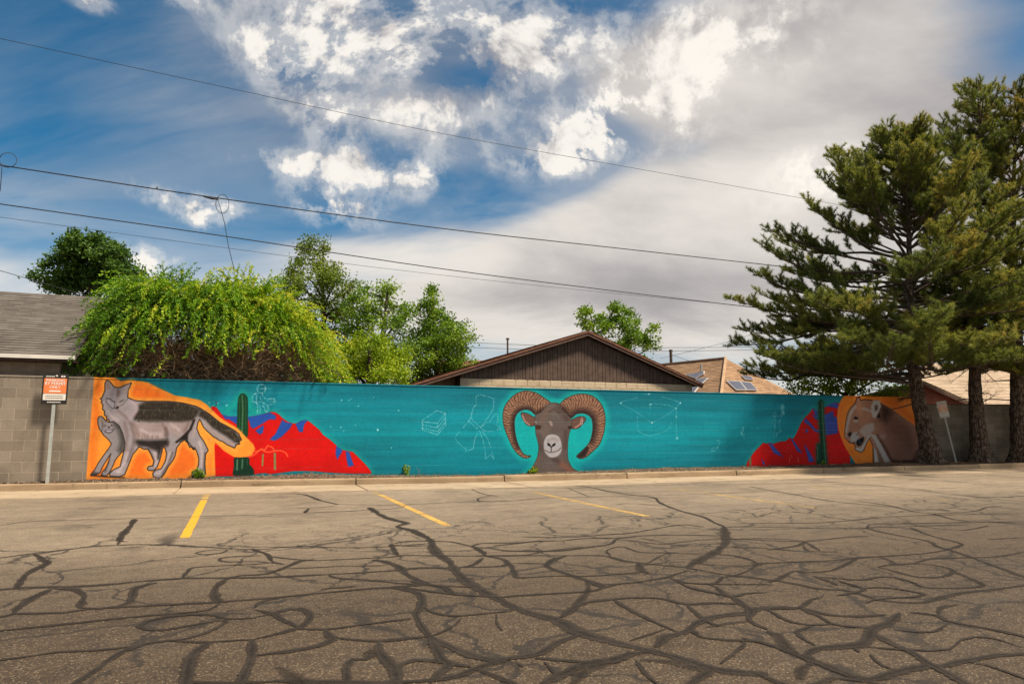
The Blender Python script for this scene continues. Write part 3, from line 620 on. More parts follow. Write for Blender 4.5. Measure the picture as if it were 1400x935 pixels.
def smooth_poly(pts, closed=True, sub=4):
    P = [np.array(p, float) for p in pts]; n = len(P); o_ = []
    for i in range(n if closed else n - 1):
        p0, p1, p2, p3 = (P[(i - 1) % n], P[i], P[(i + 1) % n], P[(i + 2) % n]) if closed else (P[max(i - 1, 0)], P[i], P[i + 1], P[min(i + 2, n - 1)])
        for k in range(sub):
            t = k / sub; o_.append(tuple(.5 * (2 * p1 + (p2 - p0) * t + (2 * p0 - 5 * p1 + 4 * p2 - p3) * t * t + (3 * p1 - p0 - 3 * p2 + p3) * t ** 3)))
    if not closed: o_.append(tuple(P[-1]))
    return o_
def comp(sl, al, col, var=0.0, seed=1):
    c = np.array(col, float) / 255.0
    al = np.clip(al, 0, 1)[..., None]
    if var: c = c * (1 + var * (NOI[sl][..., None] - .5) * 2)
    IMG[sl][..., :3] = IMG[sl][..., :3] * (1 - al) + c * al
def fill(pts, col, soft=.45, op=1.0, grow=0.0, var=.0, mask=None, rough=0.0):
    sl = region(pts, soft * 3 + grow)
    if sl is None: return
    d, _ = segdist(sl, pts, True); sd = np.where(inside(sl, pts), -d, d) - grow
    if rough: sd = sd + (NOI2[sl] - .5) * rough * 2
    al = np.clip(.5 - sd / (2 * soft), 0, 1) * op
    if mask is not None: al = al * mask[sl]
    comp(sl, al, col, var)
def stroke(pts, w, col, soft=.5, op=1.0, closed=False, mask=None, dash=None, var=0.0):
    sl = region(pts, w + soft * 3)
    if sl is None: return
    d, arc = segdist(sl, pts, closed)
    al = np.clip(.5 - (d - w / 2) / (2 * soft), 0, 1) * op
    if dash:
        per, duty, seed = dash; k = (arc / per).astype(int); h = (np.sin(k * 12.9898 + seed * 78.233) * 43758.5453) % 1
        al = al * ((arc / per) % 1 < duty) * (.35 + .65 * h)
    if mask is not None: al = al * mask[sl]
    comp(sl, al, col, var)
def pmask(pts, soft=.4):
    m_ = np.zeros((NZ, NX)); sl = region(pts, 3)
    d, _ = segdist(sl, pts, True); sd = np.where(inside(sl, pts), -d, d); m_[sl] = np.clip(.5 - sd / (2 * soft), 0, 1); return m_
def ell(cx_, cy_, rx, ry, n=20): return [(cx_ + rx * math.cos(6.2832 * i / n), cy_ + ry * math.sin(6.2832 * i / n)) for i in range(n)]
NOI = fbm(.45, .35, 5, 3); NOI2 = fbm(.05, .05, 3, 5); NOIB = fbm(2.2, .09, 3, 8); NOIC = fbm(3.0, .9, 4, 9)

# teal ground, rolled on in bands
hz = np.clip((GZ - .14) / 2.05, 0, 1)
t_ = np.clip(1 - abs(hz - .42) * 1.9, 0, 1)[..., None]
IMG[..., :3] = (np.array([0, 118, 130]) * (1 - t_) + np.array([0, 146, 154]) * t_) / 255
IMG[..., :3] *= (1 + .12 * (NOIB - .5) * 2 + .14 * (NOIC - .5) * 2)[..., None]
q1 = (lambda L, ox, oy, k: [(ox + x / k, oy + y / k) for x, y in L])
# --- left mountain
ridge = [(289, 555), (296, 556.4), (303, 566), (311, 569), (325, 569), (339.4, 569.8), (351.4, 567.7), (364, 564.7), (370.3, 562.8), (375.4, 563), (381.4, 566.4), (386.5, 571.5), (393.4, 576.3), (400, 578.4), (404.5, 578.8), (412, 575), (417.4, 573.7), (422.5, 575.8), (431, 582.7), (437, 587.8), (442, 594.7), (450, 600), (457, 606), (465, 613.7), (472.5, 616), (482.5, 617.5), (492.5, 627.5), (500, 635), (508, 645)]
stroke(ridge, 3, (10, 190, 165), soft=6, op=.75)
stroke([(311, 560), (322, 552), (328, 541), (333, 537), (340, 542), (342, 558), (350, 562)], 6, (10, 180, 150), soft=6, op=.8)
red = ridge + [(507, 647.5), (480, 647.3), (460, 646.5), (445, 645.5), (430, 644), (415, 643.6), (400, 644), (390, 645.3), (382, 646.5), (370, 648), (362, 646.5), (355, 647), (340, 650), (320, 651), (294, 651), (289, 651)]
fill(red, (216, 8, 4), var=.10)
BL = (34, 84, 168)
for b in ([(296, 556.4), (303, 566), (311, 569), (325, 569), (339.4, 569.8), (351.4, 567.7), (369.4, 563.6), (372, 565.5), (377, 568), (377, 573.3), (367.7, 573.3), (360, 578.4), (346.3, 586), (342.9, 583.6), (340.3, 575), (338, 571), (325, 581), (313, 573), (308, 573)],
          [(360, 581), (361, 583.6), (359, 592), (355, 594), (349, 588.7)], [(386, 573.2), (390, 577), (400, 578.7), (398, 583), (396, 586), (385, 597), (375, 602.5), (368.7, 601), (372, 597), (376, 593.7), (381, 584)],
          [(404, 580), (410, 575.5), (417, 573.8), (421, 574.5), (416, 580), (413.7, 591), (408.7, 590)], [(460, 609), (468.7, 616), (463.7, 623.7), (461, 628.7), (458.7, 620)], [(472.5, 617), (477.5, 617.5), (483.7, 636), (476, 638), (473.7, 627.5)]):
    fill(b, BL, soft=.6, var=.08)
# --- left cactus
cac = smooth_poly([(324.6, 597), (324.2, 570), (325, 548), (327.5, 540), (331.5, 537.6), (336, 539.5), (339, 546), (339, 570), (338, 598)])
fill(cac, (12, 66, 38), var=.2)
stroke([(331, 541), (332, 560), (331, 590)], 1.6, (105, 150, 95), soft=.9, op=.8); stroke([(327.5, 544), (327, 590)], .8, (60, 120, 70), soft=.7, op=.6); stroke([(336, 545), (336, 592)], .8, (60, 120, 70), soft=.7, op=.6)
# --- orange field of the fox
org = [(122, 517), (128.6, 515), (143, 515), (150, 514), (157, 516), (165, 521), (176, 519.5), (184, 520), (193, 521), (203, 523), (214, 529), (226, 534.5), (239, 540.5), (255.6, 543), (265, 545), (273.7, 546.7), (283, 553), (291, 561), (300, 570), (312, 578), (325, 585.6), (336, 596.7), (346, 606.5), (349, 613.5), (344.6, 621.8), (333.5, 626), (319.6, 624.6), (305.7, 616), (294.6, 605), (293.3, 610), (293.8, 625), (294.6, 650.5), (200, 662), (112, 662), (112, 615)]
fill(org, (252, 158, 50), soft=.8, var=.05)
fill([(131, 526), (140, 521), (175, 523), (196, 525), (215, 532), (238, 545), (225, 551), (190, 549), (178, 546), (176, 532), (150, 530), (138, 545), (136, 570), (130, 600), (130, 640), (150, 640), (180, 620), (230, 600), (262, 600), (285, 620), (288, 645), (240, 652), (125, 652), (122, 630)], (244, 112, 30), soft=7, op=.85, var=.06)
stroke([(346, 618), (353, 616), (358, 613), (361, 616), (366, 609), (372.5, 611.5), (375, 616), (385, 616), (391, 619), (393.4, 623.7)], 1.7, (255, 98, 52), soft=.5)
stroke([(336, 625), (345, 623), (351, 619), (357, 614), (362, 617), (367.5, 618), (375, 616.5)], 1.7, (255, 98, 52), soft=.5)
stroke([(359.5, 621), (359.2, 629), (358.8, 636)], 2.4, (140, 138, 80), soft=.5); stroke([(375.7, 620), (375.8, 630), (376, 641)], 3.2, (140, 138, 80), soft=.5)
fill(smooth_poly([(320, 626), (327, 625.3), (340, 625.3), (341, 634), (344, 637.5), (346.8, 642), (346.2, 649), (330, 650), (318.6, 649), (319.6, 638)]), (8, 50, 32), var=.25)
stroke([(324.5, 628), (324, 642)], 1.8, (110, 165, 120), soft=.8, op=.8); stroke([(331.5, 628), (331, 640)], 1.8, (100, 155, 110), soft=.8, op=.8); stroke([(338, 628), (338, 636)], 1, (60, 110, 70), soft=.7, op=.7)
# --- fox
fx = lambda L: q1(L, 100, 500, 5.385)
BO = (28, 20, 18)
body = fx([(212, 235), (225, 205), (235, 180), (233, 150), (236, 122), (248, 107), (266, 113), (283, 132), (300, 153), (325, 160), (352, 157), (378, 143), (430, 124), (418, 155), (406, 178), (403, 210), (402, 232), (430, 246), (460, 257), (520, 262), (620, 261), (700, 262), (800, 272), (900, 296), (940, 315), (1000, 352), (1080, 417), (1130, 442), (1180, 470), (1220, 500), (1228, 520), (1240, 545), (1222, 556), (1226, 575), (1200, 580), (1190, 605), (1150, 588), (1130, 578), (1100, 556), (1075, 548), (1050, 530), (1032, 522), (1010, 500), (985, 478), (960, 450), (945, 420), (932, 392), (918, 420), (910, 460), (930, 510), (965, 560), (995, 622), (975, 650), (970, 720), (975, 800), (940, 820), (900, 825), (872, 815), (876, 785), (912, 760), (922, 730), (925, 680), (910, 630), (893, 600), (885, 618), (870, 595), (858, 600), (845, 570), (820, 545), (790, 565), (762, 605), (752, 655), (738, 690), (700, 742), (672, 795), (650, 822), (620, 826), (590, 818), (586, 790), (610, 765), (648, 758), (678, 702), (688, 650), (680, 612), (662, 590), (652, 640), (636, 700), (618, 745), (590, 772), (552, 768), (545, 755), (555, 740), (586, 735), (594, 700), (572, 650), (550, 612), (520, 612), (485, 595), (465, 622), (440, 650), (412, 720), (395, 762), (380, 800), (340, 815), (275, 812), (265, 792), (300, 762), (345, 742), (355, 700), (368, 650), (378, 600), (372, 540), (340, 450), (300, 415), (268, 418), (262, 395), (246, 400), (248, 375), (230, 362), (232, 335), (216, 320), (220, 290), (206, 268), (214, 255), (200, 240)])
stroke(body, 7, (255, 178, 66), soft=4.0, op=.9, closed=True)
fill(body, (160, 153, 150), var=.13)
fm = pmask(body)
fill(fx([(440, 420), (700, 420), (880, 400), (860, 470), (760, 520), (700, 470), (640, 540), (480, 540), (420, 470)]), (180, 155, 140), soft=4, op=.5, mask=fm)
fill(fx([(480, 290), (540, 262), (700, 262), (820, 275), (935, 318), (915, 360), (880, 400), (800, 412), (700, 408), (560, 412), (450, 400), (440, 370), (475, 330)]), (54, 48, 38), soft=2.4, mask=fm)
fill(fx([(935, 318), (1000, 352), (1080, 417), (1180, 470), (1240, 545), (1220, 572), (1185, 560), (1130, 520), (1080, 490), (1020, 450), (975, 400), (925, 370)]), (54, 48, 38), soft=2, mask=fm)
for i in range(330):                            # fur mottling of back and tail
    if i < 230: x, y = random.uniform(470, 910), random.uniform(275, 400)
    else:
        k = random.random(); x, y = 950 + 260 * k + random.uniform(-15, 15), 350 + 175 * k + random.uniform(-25, 25)
    x, y = x / 5.385 + 100, y / 5.385 + 500
    stroke([(x, y), (x + random.uniform(-1, 1), y + random.uniform(1.2, 3.0))], .5, random.choice([(96, 88, 66), (118, 110, 84), (30, 26, 20), (24, 20, 16)]), soft=.6, op=.7, mask=fm)
stroke(fx([(420, 265), (465, 285), (470, 320), (440, 370), (410, 400)]), 4.5, (196, 178, 180), soft=2.2, op=.85, mask=fm)
stroke(fx([(470, 560), (560, 560), (690, 558)]), 5, (44, 36, 33), soft=3.6, op=.85, mask=fm); stroke(fx([(600, 570), (640, 610), (625, 680)]), 3, (40, 33, 30), soft=1.8, op=.9, mask=fm)
for i in range(46):
    x = 468 + i * 4.9 + random.uniform(-3, 3); y = 528 + random.uniform(-10, 14); stroke(fx([(x, y), (x + random.uniform(-9, 5), y - random.uniform(12, 30))]), .8, random.choice([(205, 188, 176), (110, 94, 86), (196, 176, 164)]), soft=.9, op=.5, mask=fm)
stroke(fx([(890, 400), (860, 470), (800, 530), (760, 560)]), 2.6, (24, 16, 14), soft=1, op=.95); stroke(fx([(835, 545), (870, 590), (895, 615)]), 1.2, BO, soft=.6)
stroke(fx([(680, 460), (690, 520), (690, 590)]), 3, (80, 66, 60), soft=2.5, op=.7, mask=fm); stroke(fx([(925, 400), (900, 450), (880, 520)]), 2, (200, 180, 165), soft=2, op=.6, mask=fm)
stroke(fx([(560, 620), (600, 700), (590, 740)]), 2, (60, 50, 46), soft=1.6, op=.6, mask=fm); stroke(fx([(970, 640), (960, 720), (965, 800)]), 2, (70, 58, 52), soft=1.6, op=.7, mask=fm)
stroke(fx([(430, 430), (450, 520), (440, 600), (400, 700)]), 2.6, (86, 72, 66), soft=2.6, op=.6, mask=fm); stroke(fx([(730, 640), (690, 740), (650, 810)]), 2.4, (60, 50, 46), soft=1.6, op=.7, mask=fm)
stroke(fx([(980, 430), (1040, 500), (1120, 545), (1180, 580)]), 3, (176, 152, 140), soft=1.5, op=.8, mask=fm)
fill(fx([(470, 548), (560, 558), (690, 545), (700, 580), (660, 600), (635, 640), (600, 622), (540, 598), (480, 588)]), (30, 24, 22), soft=2.6, op=.85, mask=fm)
fill(fx([(896, 398), (872, 470), (800, 528), (760, 566), (812, 548), (845, 560), (846, 510)]), (22, 16, 15), soft=1.2, op=.9, mask=fm)
for L_ in ([(600, 640), (612, 700), (600, 745)], [(715, 640), (690, 710), (640, 775)], [(930, 560), (950, 640), (945, 740)], [(400, 640), (375, 720), (330, 780)], [(250, 330), (290, 380), (330, 400)], [(500, 470), (560, 500), (640, 500)], [(720, 430), (780, 470)], [(300, 770), (350, 780)], [(610, 790), (640, 795)], [(890, 790), (930, 800)]):
    stroke(fx(L_), 2.6, (214, 200, 194), soft=2.2, op=.75, mask=fm)
for L_ in ([(450, 430), (480, 520)], [(380, 420), (400, 520), (385, 620)], [(660, 430), (700, 500)], [(850, 420), (820, 480)], [(330, 330), (380, 370), (420, 420)]):
    stroke(fx(L_), 2.2, (112, 88, 78), soft=2.8, op=.6, mask=fm)
stroke(body, 1.25, BO, soft=.5, closed=True)
# fox face
ff = lambda L: q1(L, 120, 510, 10.39)
stroke(ff([(430, 240), (432, 290), (425, 320)]), 2.6, (104, 80, 68), soft=2, op=.8); fill(ff([(262, 140), (285, 125), (330, 190), (300, 230), (260, 220)]), (140, 116, 104), soft=1.2, op=.8); fill(ff([(500, 240), (590, 150), (570, 260), (545, 330)]), (150, 134, 124), soft=1.2, op=.8)
fill(ff([(268, 365), (330, 390), (385, 430), (370, 490), (320, 475), (280, 430)]), (172, 168, 172), soft=1, op=.9); stroke(ff([(255, 362), (265, 415), (310, 470), (350, 500), (380, 500)]), .8, (70, 62, 62), soft=.5); stroke(ff([(268, 358), (320, 368), (352, 400), (384, 405)]), 1.2, (60, 52, 50), soft=.6)
stroke(ff([(385, 405), (382, 460), (372, 492)]), .7, (70, 64, 66), soft=.5); stroke(ff([(455, 408), (480, 395), (512, 380)]), 1.3, (70, 60, 58), soft=.6); stroke(ff([(452, 470), (500, 445), (540, 400), (572, 352)]), .7, (80, 70, 68), soft=.5)
fill(ff(ell(422, 485, 20, 18)), (18, 14, 16), soft=.5); stroke(ff([(382, 488), (400, 505), (420, 508)]), .9, (60, 54, 56), soft=.4); stroke(ff([(400, 470), (440, 465)]), 1.4, (150, 140, 140), soft=.7, op=.7)
# pup
pup = fx([(213, 492), (192, 462), (182, 425), (182, 390), (190, 374), (205, 371), (222, 382), (238, 404), (262, 416), (298, 410), (338, 440), (366, 500), (382, 570), (374, 618), (345, 650), (312, 690), (290, 742), (270, 782), (242, 812), (206, 806), (214, 782), (240, 752), (262, 700), (278, 645), (255, 680), (218, 740), (195, 790), (155, 806), (130, 798), (160, 762), (188, 710), (230, 650), (268, 600), (282, 572), (258, 540), (226, 512)])
fill(pup, (150, 145, 142), var=.08); pm = pmask(pup)
stroke(fx([(310, 420), (350, 480), (368, 560), (350, 620)]), 7, (62, 62, 56), soft=4, op=.9, mask=pm); stroke(fx([(265, 700), (235, 780)]), 1.6, (60, 52, 48), soft=1.2, op=.7, mask=pm); fill(fx([(130, 800), (150, 778), (205, 790), (240, 812), (190, 812)]), (40, 32, 30), soft=1.6, op=.7, mask=pm)
stroke(pup, 1.1, BO, soft=.5, closed=True); stroke(fx([(130, 806), (200, 812), (270, 818), (375, 822)]), 1.8, (22, 16, 16), soft=1, op=.9)
fill(ff([(160, 640), (190, 630), (235, 690), (215, 730), (175, 700)]), (150, 138, 126), soft=.8); fill(ff(ell(300, 768, 14, 12)), (16, 12, 14), soft=.5); fill(ff(ell(337, 745, 10, 9)), (16, 12, 14), soft=.5); stroke(ff([(225, 748), (258, 742)]), 1, (50, 42, 40), soft=.5)
fill(ff(ell(300, 812, 38, 24)), (178, 174, 180), soft=.8, op=.9); stroke(ff([(240, 820), (275, 805), (300, 800), (325, 805), (352, 798)]), .8, (50, 40, 42), soft=.5); stroke(ff([(245, 835), (300, 850), (350, 830), (372, 790)]), .9, (40, 34, 34), soft=.6)
stroke(ff([(210, 690), (205, 790), (200, 830)]), .8, (90, 78, 70), soft=.6)

# --- ram
rm = lambda L: q1(L, 660, 520, 6.68)
hl = rm([(620, 205), (560, 160), (500, 120), (430, 98), (370, 98), (300, 125), (240, 180), (200, 240), (184, 310), (188, 390), (208, 460), (240, 540), (280, 620), (320, 670), (360, 700), (402, 708), (442, 688), (400, 684), (362, 660), (330, 600), (308, 540), (294, 470), (289, 390), (295, 340), (320, 295), (362, 270), (410, 266), (450, 285), (480, 312), (530, 292), (590, 262)])
hr = rm([(700, 230), (740, 180), (800, 145), (870, 126), (940, 125), (1010, 147), (1070, 200), (1105, 270), (1118, 350), (1113, 430), (1095, 510), (1060, 590), (1000, 650), (940, 700), (890, 712), (858, 692), (900, 650), (950, 600), (985, 540), (1003, 460), (1003, 390), (990, 340), (950, 308), (900, 298), (850, 310), (810, 342), (770, 322), (730, 282)])
head = rm([(600, 215), (640, 203), (685, 207), (705, 222), (725, 265), (770, 310), (802, 345), (812, 385), (805, 440), (790, 480), (780, 540), (776, 600), (776, 700), (792, 750), (822, 800), (872, 832), (800, 850), (640, 858), (430, 858), (402, 842), (440, 812), (480, 740), (503, 680), (510, 610), (500, 550), (485, 490), (480, 430), (475, 380), (480, 322), (530, 290)])
for p_ in (hl, hr, head): stroke(smooth_poly(p_), 8, (0, 200, 180), soft=5.5, op=.8, closed=True)
fill(rm([(300, 480), (350, 300), (430, 300), (480, 420), (500, 560), (490, 700), (430, 720), (340, 600)]), (0, 190, 178), soft=5, op=.7); fill(rm([(800, 420), (900, 330), (980, 380), (980, 500), (900, 620), (860, 690), (880, 760), (800, 740), (790, 560)]), (0, 190, 178), soft=5, op=.7)
cl_ = smooth_poly(rm([(610, 232), (560, 212), (520, 195), (470, 172), (430, 160), (370, 165), (300, 195), (255, 250), (238, 310), (236, 380), (250, 450), (275, 530), (305, 600), (345, 660), (380, 685), (430, 692)]), False)
cr_ = smooth_poly(rm([(715, 250), (760, 215), (810, 190), (870, 182), (930, 182), (990, 205), (1035, 255), (1058, 320), (1062, 390), (1052, 460), (1030, 530), (990, 595), (940, 650), (880, 695)]), False)
for poly, cline, dark_in in ((hl, cl_, 6.5), (hr, cr_, 9)):
    sp = smooth_poly(poly); fill(sp, (130, 96, 73), var=.12); hm = pmask(sp)
    sl = region(poly, 4); d, arc = segdist(sl, cline, False)
    rib = .5 + .5 * np.sin(arc * 1.75 + d * .6 + (NOI2[sl] - .5) * 6)
    comp(sl, hm[sl] * np.clip(rib - .25, 0, 1) * .75, (190, 150, 112)); comp(sl, hm[sl] * np.clip(.35 - rib, 0, 1) * 2.2, (78, 42, 30))
    inner = poly[19:] if poly is hl else poly[18:]
    inner = smooth_poly(inner, False); d2, a2 = segdist(sl, inner, False)
    comp(sl, hm[sl] * np.clip(1.15 - d2 / dark_in, 0, 1) * .92, (42, 28, 26))
    stroke(sp, .9, (62, 36, 28), soft=.5, closed=True)
fill(rm([(858, 692), (900, 650), (950, 600), (975, 610), (940, 690), (890, 712)]), (34, 22, 22), soft=1.5, op=.9)
earl = smooth_poly(rm([(350, 298), (400, 300), (445, 322), (480, 348), (485, 400), (445, 416), (400, 402), (370, 360)])); earr = smooth_poly(rm([(800, 372), (850, 340), (900, 328), (940, 346), (920, 390), (880, 430), (830, 442), (795, 420)]))
for e_ in (earl, earr): fill(e_, (108, 78, 64), var=.1); stroke(e_, .8, (52, 36, 30), soft=.5, closed=True)
stroke(rm([(362, 320), (385, 375), (425, 405)]), 1.6, (196, 150, 134), soft=.7); stroke(rm([(905, 345), (890, 400), (845, 430)]), 1.8, (190, 146, 130), soft=.8); stroke(rm([(915, 360), (905, 405)]), .8, (222, 214, 206), soft=.5)
hs = smooth_poly(head); fill(hs, (98, 88, 80), var=.14); hdm = pmask(hs)
stroke(rm([(600, 260), (560, 310), (545, 380)]), 5, (122, 96, 80), soft=4, op=.7, mask=hdm); stroke(rm([(690, 230), (720, 290), (770, 350)]), 4, (72, 54, 46), soft=4, op=.7, mask=hdm); stroke(rm([(600, 290), (650, 260), (700, 300)]), 1.4, (70, 50, 42), soft=1.6, op=.7, mask=hdm)
stroke(rm([(618, 380), (628, 405)]), 2.4, (196, 172, 158), soft=1.6, op=.9, mask=hdm); stroke(rm([(580, 430), (560, 480)]), 5, (124, 102, 90), soft=4, op=.6, mask=hdm); stroke(rm([(760, 470), (755, 600)]), 5, (70, 52, 44), soft=4, op=.7, mask=hdm); stroke(rm([(510, 500), (535, 620)]), 4, (76, 58, 50), soft=3.5, op=.6, mask=hdm)
stroke(rm([(720, 760), (770, 800), (800, 830)]), 7, (150, 92, 66), soft=4, op=.7, mask=hdm); stroke(rm([(650, 720), (690, 745)]), 4, (58, 42, 36), soft=4, op=.7, mask=hdm); stroke(rm([(470, 790), (520, 700)]), 5, (116, 92, 76), soft=4, op=.6, mask=hdm)
fill(rm([(455, 790), (505, 790), (500, 840), (420, 855)]), (96, 88, 30), soft=2.4, op=.8)
fill(smooth_poly(rm([(590, 505), (640, 492), (690, 510), (715, 560), (722, 620), (705, 670), (660, 700), (610, 698), (575, 665), (558, 610), (562, 550)])), (180, 180, 176), soft=.9, var=.08)
stroke(rm([(572, 635), (600, 655), (640, 655), (690, 640), (712, 615)]), 1.1, (80, 66, 58), soft=.8, op=.9); stroke(rm([(625, 600), (625, 648)]), 1, (40, 28, 26), soft=.6); stroke(rm([(600, 545), (640, 530), (680, 545)]), 3, (150, 138, 126), soft=2.5, op=.8)
fill(smooth_poly(rm([(588, 572), (606, 574), (620, 590), (612, 600), (596, 594)])), (16, 10, 10), soft=.5); fill(smooth_poly(rm([(666, 574), (648, 576), (632, 592), (640, 602), (658, 594)])), (16, 10, 10), soft=.5); stroke(rm([(612, 598), (626, 610), (640, 600)]), .9, (20, 14, 14), soft=.5)
fill(rm(ell(507, 432, 24, 17)), (50, 30, 22), soft=.8); fill(rm(ell(508, 434, 10, 9)), (168, 90, 34), soft=.5); fill(rm(ell(508, 434, 5, 7)), (10, 8, 8), soft=.4); stroke(rm([(480, 422), (500, 410), (530, 420)]), 1, (34, 22, 18), soft=.6)
fill(rm(ell(796, 432, 20, 10)), (48, 32, 26), soft=.8); stroke(rm([(778, 424), (800, 416), (815, 424)]), .9, (30, 20, 18), soft=.5); stroke(rm([(475, 375), (490, 385)]), 1.2, (190, 170, 160), soft=.6)
stroke(hs, .7, (60, 42, 36), soft=.5, op=.8, closed=True)

# --- right mountain, cactus
rg = lambda L: q1(L, 960, 540, 7)
rid = rg([(425, 655), (440, 625), (468, 585), (500, 540), (585, 455), (620, 465), (650, 455), (680, 468), (740, 445), (800, 440), (840, 405), (870, 420), (900, 370), (940, 280), (985, 210), (1020, 180), (1060, 125), (1100, 145), (1130, 165), (1170, 118), (1200, 100), (1240, 82), (1280, 65), (1320, 85)])
stroke(rid, 3, (20, 182, 165), soft=5, op=.7)
fill(rid + rg([(1400, 200), (1420, 720), (1000, 720), (700, 700), (480, 690), (420, 690)]), (214, 8, 6), var=.1)
BR = (62, 84, 168)
for b in ([(630, 455), (655, 460), (680, 480), (740, 550), (780, 600), (745, 580), (690, 560), (670, 530)], [(840, 405), (870, 430), (950, 540), (950, 555), (910, 540)], [(975, 460), (1020, 530), (1070, 620), (1072, 638), (1020, 642), (1000, 560)], [(565, 600), (605, 660), (585, 670)],
          [(1165, 190), (1215, 165), (1250, 150), (1262, 205), (1290, 210), (1300, 365), (1180, 385)], [(1170, 112), (1230, 84), (1280, 65), (1305, 95), (1300, 130), (1200, 110)], [(985, 215), (1050, 280), (1090, 330), (1120, 330), (1122, 360), (1080, 350), (1020, 290), (975, 262)], [(1052, 125), (1100, 145), (1125, 180), (1125, 240), (1080, 230), (1040, 170), (1085, 205)], [(995, 310), (1018, 345), (988, 368)]):
    fill(rg(b), BR, soft=.5, var=.1)
stroke(rg([(1170, 130), (1210, 120), (1250, 130), (1290, 180)]), 2, (205, 12, 20), soft=.7); fill(rg([(450, 600), (472, 590), (470, 668), (448, 668)]), (120, 125, 85), soft=.5)
for L in ([(838, 600), (836, 640)], [(855, 575), (858, 598)], [(915, 595), (922, 640)]): stroke(rg(L), .6, (225, 150, 130), soft=.4)
c2_ = smooth_poly(rg([(1108, 200), (1108, 80), (1120, 48), (1137, 40), (1155, 50), (1164, 90), (1167, 220), (1176, 400), (1196, 655), (1165, 664), (1140, 650), (1096, 648), (1096, 480), (1110, 460), (1128, 455), (1122, 330)]))
stroke(c2_, 3, (16, 130, 100), soft=3, op=.6, closed=True); fill(c2_, (12, 74, 48), var=.2); stroke(rg([(1122, 80), (1128, 250), (1140, 450), (1150, 640)]), .9, (6, 30, 26), soft=.6)
stroke(rg([(1150, 70), (1155, 250), (1165, 430), (1182, 640)]), .9, (110, 160, 120), soft=.6, op=.9); stroke(rg([(1104, 490), (1105, 620)]), .8, (110, 160, 120), soft=.6, op=.8); stroke(rg([(1115, 90), (1120, 300)]), .7, (70, 120, 90), soft=.6, op=.8)
# --- cougar
cg = lambda L: q1(L, 1120, 530, 7)
og = cg([(228, 86), (200, 130), (178, 200), (170, 290), (180, 380), (210, 480), (250, 570), (300, 650), (345, 725), (345, 745), (980, 745), (965, 60), (340, 60), (240, 76)])
fill(og, (252, 146, 44), soft=.7, var=.05); stroke(cg([(215, 180), (205, 330), (240, 470), (300, 600), (380, 690)]), 2.5, (238, 104, 28), soft=2.5, op=.5); stroke(cg([(640, 130), (760, 180), (850, 260), (905, 330)]), 6, (240, 100, 24), soft=4, op=.55)
cgb = cg([(345, 148), (358, 100), (382, 88), (395, 120), (430, 112), (500, 118), (560, 112), (600, 150), (680, 195), (760, 250), (840, 310), (920, 362), (948, 460), (958, 600), (958, 740), (522, 740), (518, 640), (510, 545), (482, 487), (452, 530), (432, 590), (405, 618), (378, 610), (342, 590), (346, 562), (332, 534), (300, 525), (270, 500), (246, 470), (244, 420), (254, 330), (268, 250), (298, 190)])
fill(cgb, (172, 126, 98), soft=.6, var=.10); cm_ = pmask(cgb)
fill(cg([(600, 160), (760, 260), (920, 380), (940, 560), (900, 640), (760, 560), (640, 430), (560, 300)]), (124, 86, 66), soft=9, op=.85, mask=cm_); fill(cg([(590, 160), (650, 175), (700, 240), (640, 330), (590, 300)]), (58, 36, 30), soft=5, op=.8, mask=cm_)
fill(cg([(620, 470), (800, 500), (880, 620), (820, 690), (700, 690), (640, 600)]), (150, 108, 88), soft=8, op=.7, mask=cm_); stroke(cg([(560, 460), (620, 560), (690, 690), (760, 712), (900, 705), (945, 600)]), 3, (66, 42, 34), soft=2.5, op=.8, mask=cm_); fill(cg([(690, 705), (960, 690), (960, 745), (690, 745)]), (40, 26, 24), soft=1.6, op=.95, mask=cm_)
fill(cg([(330, 190), (390, 150), (470, 190), (500, 280), (440, 340), (390, 340), (380, 280)]), (190, 138, 100), soft=4, op=.8, mask=cm_)
GR = (196, 192, 176)
stroke(cg([(345, 180), (300, 245), (275, 330), (258, 420)]), 3.2, GR, soft=1.4, op=.9, mask=cm_); stroke(cg([(420, 200), (470, 215), (510, 230)]), 3, GR, soft=1.6, op=.8, mask=cm_)
fill(cg([(520, 122), (582, 120), (592, 180), (562, 240), (540, 292), (510, 280), (500, 230), (495, 180)]), GR, soft=.8, mask=cm_); fill(cg([(530, 170), (560, 160), (560, 210), (530, 225)]), (90, 70, 58), soft=1, op=.9); fill(cg([(548, 285), (575, 236), (584, 288)]), (16, 12, 14), soft=.7)
fill(cg([(408, 380), (450, 350), (520, 335), (530, 400), (490, 440), (430, 472), (400, 440), (380, 415)]), (190, 178, 158), soft=1.4, op=.95, mask=cm_); fill(cg([(298, 450), (330, 425), (372, 425), (382, 462), (372, 500), (350, 515), (312, 520), (298, 490)]), (186, 182, 166), soft=1)
fill(cg([(340, 572), (400, 572), (440, 505), (462, 452), (505, 440), (474, 482), (445, 548), (405, 616), (346, 590)]), GR, soft=.7); stroke(cg([(246, 445), (262, 500), (300, 522)]), 2, GR, soft=.9, mask=cm_)
fill(cg([(362, 500), (400, 482), (426, 464), (428, 500), (402, 548), (372, 558), (352, 532)]), (14, 14, 18), soft=.6); stroke(cg([(372, 495), (388, 515), (396, 530)]), 1.3, (60, 90, 110), soft=.7); fill(cg([(275, 438), (300, 420), (312, 440), (294, 472), (278, 462)]), (20, 14, 14), soft=.8); stroke(cg([(280, 515), (310, 530), (340, 525)]), 1, (24, 18, 18), soft=.6)
fill(cg([(326, 292), (345, 272), (378, 290), (352, 305)]), (20, 14, 14), soft=.7); fill(cg(ell(350, 318, 22, 13)), (196, 186, 164), soft=1.2, op=.9); stroke(cg([(375, 430), (360, 455)]), 1.2, (110, 90, 76), soft=1)
